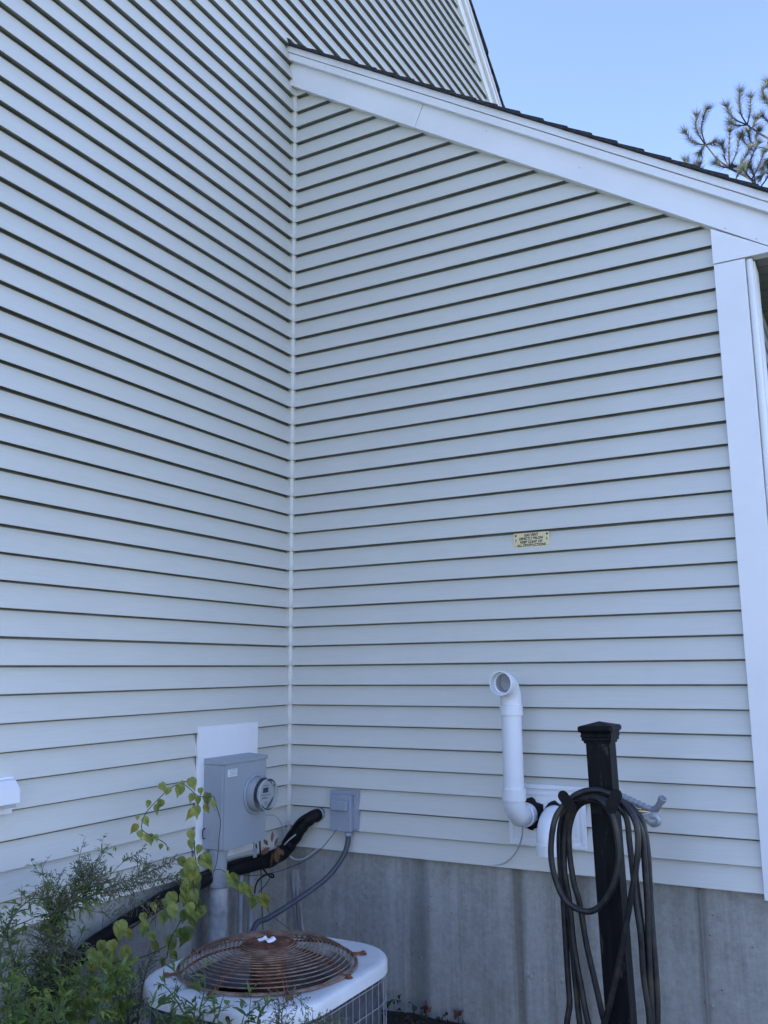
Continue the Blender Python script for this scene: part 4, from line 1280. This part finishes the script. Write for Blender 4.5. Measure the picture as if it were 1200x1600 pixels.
weed('bushy weed hanging low at the very left edge below the vent', [
    ([Vector((.42, -1.95, GZ)), X(20, 1590), X(25, 1520), X(12, 1460), X(22, 1430), X(45, 1420)], dict(leaf=.055, side=.35, dens=1.2)),
    ([Vector((.42, -1.95, GZ)), X(10, 1590), X(0, 1500), X(15, 1440), X(50, 1405), X(80, 1410)], dict(leaf=.055, side=.3, dens=1.2)),
    ([Vector((.42, -1.95, GZ)), X(-20, 1580), X(-10, 1500), X(5, 1470), X(25, 1475)], dict(leaf=.05, side=.2, dens=1.0)),
    ([Vector((.42, -1.95, GZ)), X(40, 1570), X(45, 1540), X(25, 1510), X(10, 1530)], dict(leaf=.05, side=.2, dens=1.0)),
    ([X(15, 1450), X(40, 1440), X(70, 1430), X(100, 1440)], dict(leaf=.045, side=.2, dens=1.2, r0=.002)),
], 22)
weed('upright weed with dark divided leaves against the black line by the foundation', [
    ([Vector((.40, -1.72, GZ)), X(70, 1600), X(78, 1540), X(82, 1490), X(98, 1455)], dict(leaf=.065, side=.3, dens=1.3)),
    ([Vector((.40, -1.72, GZ)), X(95, 1590), X(98, 1540), X(110, 1500), X(118, 1480)], dict(leaf=.065, side=.3, dens=1.3)),
    ([Vector((.40, -1.72, GZ)), X(60, 1580), X(50, 1540), X(35, 1510), X(20, 1505)], dict(leaf=.06, side=.2, dens=1.2)),
    ([Vector((.40, -1.72, GZ)), X(50, 1600), X(60, 1560), X(70, 1530), X(60, 1500)], dict(leaf=.06, side=.2, dens=1.2)),
], 23)
weed('light green bushy weed left of the white fan unit', [
    ([Vector((.62, -2.0, GZ)), X(120, 1620, .6), X(140, 1580, .6), X(165, 1545, .6), X(200, 1535, .6)], dict(leaf=.07, side=.35, dens=1.3)),
    ([Vector((.62, -2.0, GZ)), X(150, 1620, .6), X(170, 1580, .6), X(185, 1550, .6), X(180, 1520, .6)], dict(leaf=.07, side=.35, dens=1.3)),
    ([Vector((.62, -2.0, GZ)), X(80, 1620, .6), X(100, 1570, .6), X(120, 1545, .6), X(160, 1535, .6)], dict(leaf=.07, side=.35, dens=1.3)),
    ([Vector((.62, -2.0, GZ)), X(180, 1620, .6), X(195, 1590, .6), X(200, 1570, .6), X(198, 1550, .6)], dict(leaf=.065, side=.3, dens=1.3)),
    ([Vector((.62, -2.0, GZ)), X(60, 1630, .6), X(50, 1590, .6), X(30, 1570, .6), X(5, 1580, .6)], dict(leaf=.065, side=.3, dens=1.3)),
    ([Vector((.62, -2.0, GZ)), X(100, 1630, .6), X(110, 1600, .6), X(130, 1580, .6), X(150, 1575, .6)], dict(leaf=.065, side=.3, dens=1.3)),
], 24, M_WEEDL)
weed('leafy weed rising in front of the white fan unit at its left', [
    ([Vector((.82, -1.90, GZ)), Y(300, 1620), Y(285, 1580), Y(262, 1545), Y(245, 1535)], dict(leaf=.085, side=.1, dens=.9)),
    ([Vector((.82, -1.90, GZ)), Y(310, 1620), Y(312, 1580), Y(320, 1545), Y(318, 1512)], dict(leaf=.085, side=.15, dens=1.0)),
    ([Vector((.82, -1.90, GZ)), Y(325, 1620), Y(340, 1590), Y(345, 1570), Y(350, 1555)], dict(leaf=.075, side=.1, dens=.9)),
    ([Vector((.82, -1.90, GZ)), Y(260, 1620), Y(245, 1590), Y(235, 1575), Y(225, 1560)], dict(leaf=.075, side=.15, dens=1.0)),
    ([Vector((.82, -1.90, GZ)), Y(290, 1630), Y(280, 1605), Y(268, 1590)], dict(leaf=.075, side=.15, dens=1.0)),
], 25)
weed('small leafy weed in front of the middle of the white fan unit', [
    ([Vector((1.08, -1.92, GZ)), Y(400, 1630), Y(402, 1600), Y(408, 1580), Y(425, 1562)], dict(leaf=.07, side=.1, dens=.9)),
    ([Vector((1.08, -1.92, GZ)), Y(385, 1630), Y(378, 1605), Y(382, 1585)], dict(leaf=.07, side=.1, dens=.9)),
    ([Vector((1.08, -1.92, GZ)), Y(430, 1640), Y(435, 1600), Y(436, 1570), Y(432, 1550)], dict(leaf=.05, side=.1, plume=.25, dens=.9)),
    ([Vector((1.08, -1.92, GZ)), Y(350, 1640), Y(350, 1610), Y(360, 1595)], dict(leaf=.07, side=.1, dens=.9)),
], 26)
weed('thin plumed sprig bending over the front edge of the white lid', [
    ([Vector((1.18, -1.90, GZ)), Y(450, 1640), Y(440, 1600), Y(445, 1568), Y(460, 1558), Y(474, 1570), Y(478, 1580)], dict(leaf=.03, side=.0, plume=.45, dens=1.0, r0=.002)),
    ([Vector((1.18, -1.90, GZ)), Y(480, 1640), Y(500, 1605), Y(530, 1590)], dict(leaf=.03, side=.2, plume=.5, dens=1.0, r0=.002)),
    ([Vector((1.18, -1.90, GZ)), Y(470, 1640), Y(480, 1610), Y(495, 1592)], dict(leaf=.03, side=.2, plume=.5, dens=1.0, r0=.002)),
], 27, M_WEEDL)
weed('wispy weed between the foundation and the back left of the fan unit', [
    ([Vector((.30, -1.35, GZ)), X(215, 1600, .3), X(222, 1550, .3), X(230, 1510, .3), X(240, 1490, .3)], dict(leaf=.05, side=.3, plume=.3, dens=1.1)),
    ([Vector((.30, -1.35, GZ)), X(200, 1600, .3), X(205, 1550, .3), X(208, 1520, .3), X(195, 1495, .3)], dict(leaf=.05, side=.3, plume=.3, dens=1.1)),
    ([Vector((.30, -1.35, GZ)), X(190, 1600, .3), X(185, 1550, .3), X(175, 1520, .3)], dict(leaf=.05, side=.3, dens=1.1)),
], 28)

weed('dense green weed filling the lower left corner of the picture', [
    ([Vector((.8, -2.35, GZ)), X(px, 1640, .75), X(px + dx, 1595, .75), X(px + dx * 1.8, 1560, .75)], dict(leaf=.06, side=.3, dens=1.1))
    for px, dx in ((0, 8), (45, 10), (100, -12), (150, 4))], 29)
weed('pale green weed just left of the vine, low in front of the foundation', [
    ([Vector((.5, -1.8, GZ)), X(px, 1640, .5), X(px + dx, 1575, .5), X(px + dx * 1.8, 1525 + abs(dx), .5)], dict(leaf=.055, side=.3, dens=1.1))
    for px, dx in ((20, 8), (95, 12), (130, 20))], 30, M_WEEDL)

# low plants and fallen leaves at the foot of the wing wall
gcv = MB(); rnd = random.Random(31)
for i in range(900):
    x = rnd.uniform(.35, 1.35); y = rnd.uniform(-.75, -.02)
    h = max(0, (.10 - .10 * abs(x - .6) / .5)) * rnd.random()
    b = Vector((x, y, GZ + h))
    d = rvec(rnd); d.z = abs(d.z) * .8 + .1
    sz = rnd.uniform(.014, .03)
    heart_leaf(gcv, b, d, rvec(rnd), sz, rnd)
tag(gcv.build('ground_cover', M_GCOV, loc=(.8, -.3, GZ), smooth='leaf'), kind='stuff', label='low dark ground cover and fallen leaves along the foundation', cat='ground cover')
for i, (px, py, s, lab) in enumerate(((666, 1578, .05, 'reddish seedling against the foundation nearest the fan unit'), (716, 1588, .045, 'reddish seedling against the foundation farther from the fan unit'))):
    p = at(px, py, 'y', -.03)
    t = thing('seedling', (p.x, -.03, GZ), lab, 'seedling')
    m_ = MB()
    for q in range(7):
        d = rvec(rnd); d.z = abs(d.z) + .2
        heart_leaf(m_, p + rvec(rnd) * .012, d, rvec(rnd), s * .6, rnd)
    m_.build('leaves', mat('red_leaf', (.11, .035, .028), (.16, .06, .04), 20, .7), t, smooth='leaf')
    MB().tube([(p.x, -.03, GZ), p], .0015, 5).build('stem', M_STEM, t)

# ------------------------------------------------------------------ pine beyond the roof
PD = 4.6
def z7(x, y, d=PD): return at(1000 + x / 4, 100 + y / 4, 'y', d)
pine = thing('pine_tree', (4.2, 5.2, GZ), 'dark pine with tufted needle sprays showing above the roof edge', 'tree')
tr = MB()
trunk = smooth_path([(4.2, 5.2, GZ), (4.15, 5.2, 3), (4.22, 5.25, 6), (4.18, 5.2, 9.5)], 6)
tr.tube(trunk, [.17 * (1 - .85 * i / (len(trunk) - 1)) for i in range(len(trunk))], 12)
limbs = MB(); nd = MB(); rnd = random.Random(41)
def tuft(p, d, n, L_=.10):
    for i in range(n):
        a = rnd.uniform(0, 6.283); sp_ = rnd.uniform(.2, 1.3)
        o1 = d.orthogonal().normalized(); o2 = d.cross(o1)
        dd = (d + (o1 * math.cos(a) + o2 * math.sin(a)) * sp_).normalized()
        l_ = L_ * rnd.uniform(.75, 1.1)
        s = dd.cross(rvec(rnd)).normalized() * .0016
        q = len(nd.v)
        nd.v += [p - s, p + s, p + dd * l_]
        nd.f.append((q, q + 1, q + 2)); nd.m.append(0)
def shoot(pts, r=.008, n=26, L_=.10):
    sp_ = smooth_path(pts, 5)
    limbs.tube(sp_, [r * (1 - .5 * i / (len(sp_) - 1)) for i in range(len(sp_))], 5)
    m_ = len(sp_)
    for i in range(m_):
        u = i / (m_ - 1)
        if u < .25: continue
        d = (sp_[min(i + 1, m_ - 1)] - sp_[max(i - 1, 0)]).normalized()
        tuft(sp_[i], d, int(n * (.5 + .7 * u)), L_)
    tuft(sp_[-1], (sp_[-1] - sp_[-2]).normalized(), n * 3, L_ * 1.15)
T = [((410, 505), (370, 500), (320, 480), (285, 430)), ((410, 505), (375, 455), (350, 400), (352, 330)), ((410, 505), (385, 420), (395, 340), (415, 290)), ((410, 505), (430, 500), (450, 495)), ((410, 505), (395, 520), (380, 545)),
     ((670, 380), (600, 350), (560, 310), (545, 270)), ((670, 380), (630, 310), (622, 240), (625, 180)), ((670, 380), (685, 310), (690, 215)), ((670, 380), (610, 385), (575, 370)), ((670, 380), (700, 400), (720, 350)),
     ((560, 650), (555, 560), (560, 430)), ((560, 650), (530, 590), (525, 540), (515, 510)), ((560, 650), (600, 560), (620, 470)), ((600, 670), (650, 590), (680, 540)), ((660, 690), (690, 600), (735, 500)), ((700, 720), (740, 640), (770, 560)),
     ((730, 515), (690, 480), (680, 430)), ((730, 515), (660, 500), (640, 450)), ((730, 515), (725, 460), (740, 425)), ((560, 650), (510, 640), (480, 620)), ((640, 690), (620, 650), (590, 640)), ((690, 715), (660, 680), (650, 660)),
     ((860, 400), (810, 370), (770, 330)), ((880, 260), (800, 230), (765, 170), (790, 135)), ((880, 220), (830, 190), (800, 120)), ((860, 300), (820, 270), (780, 220)), ((860, 560), (800, 600), (770, 640)), ((850, 700), (790, 680), (760, 700)),
     ((300, 700), (290, 650), (287, 610)), ((380, 720), (375, 680), (372, 630)), ((350, 720), (345, 690), (340, 650)), ((720, 740), (710, 690), (690, 650)), ((760, 760), (800, 700), (800, 640)), ((600, 720), (610, 690), (640, 640))]
for t in T:
    dz = rnd.uniform(-.15, .15)
    shoot([z7(x, y, PD + dz * (i > 0)) for i, (x, y) in enumerate(t)])
def limb(pts, r):
    sp_ = smooth_path(pts, 6)
    limbs.tube(sp_, [r * (1 - .75 * i / (len(sp_) - 1)) for i in range(len(sp_))], 7)
TK = lambda z: Vector((4.18, 5.22, z))
def spray(p0, p1, n_):
    for q in range(n_):
        c0 = p0.lerp(p1, (q + .5) / n_)
        dd = ((p1 - p0).normalized() * .6 + rvec(rnd) * .8 + Vector((0, 0, .7))).normalized()
        shoot([c0, c0 + dd * .11, c0 + dd * .22 + Vector((0, 0, .03))], .005, 10, .11)
for z_, e_ in ((4.0, (900, 900)), (5.2, (950, 560)), (4.6, (950, 700)), (6.0, (1000, 320)), (4.9, (950, 620))):
    spray(TK(z_), z7(*e_), 12)
limb([TK(4.0), z7(900, 900), z7(700, 725), z7(560, 650), z7(480, 590), z7(410, 505)], .02)
limb([TK(5.2), z7(950, 560), z7(800, 465), z7(740, 430), z7(670, 380)], .018)
limb([TK(4.6), z7(950, 700), z7(850, 560), z7(730, 515)], .016)
limb([TK(6.0), z7(1000, 320), z7(880, 240)], .02)
limb([TK(4.9), z7(950, 620), z7(860, 400)], .015)
limb([TK(3.6), z7(600, 1000), z7(400, 800), z7(300, 700)], .02)
# the rest of the crown, right of the frame
for i in range(34):
    z = 2.6 + i * .21; a = i * 2.4
    Lr = (9.8 - z) * .26 + .3
    if math.cos(a) < -.2: a = math.pi - a
    dirv = Vector((math.cos(a), math.sin(a), .25))
    b0 = TK(z); e = b0 + dirv * Lr
    limb([b0, b0 + dirv * Lr * .5 + Vector((0, 0, -.05)), e], .02)
    for q in range(7):
        f_ = .3 + .7 * q / 6
        c0 = b0 + dirv * Lr * f_
        dd = (dirv + rvec(rnd) * .9 + Vector((0, 0, .5))).normalized()
        shoot([c0, c0 + dd * .12, c0 + dd * .25 + Vector((0, 0, .04))], .006, 10, .11)
tr.build('trunk', M_BARK, pine, smooth=True)
limbs.build('limbs', mat('dark_twig', (.022, .018, .014), (.05, .04, .03), 20, .9), pine, smooth=True)
nd.build('needles', M_PINE, pine, smooth='leaf')

for o in scene.objects:
    if '_o' in o: del o['_o']
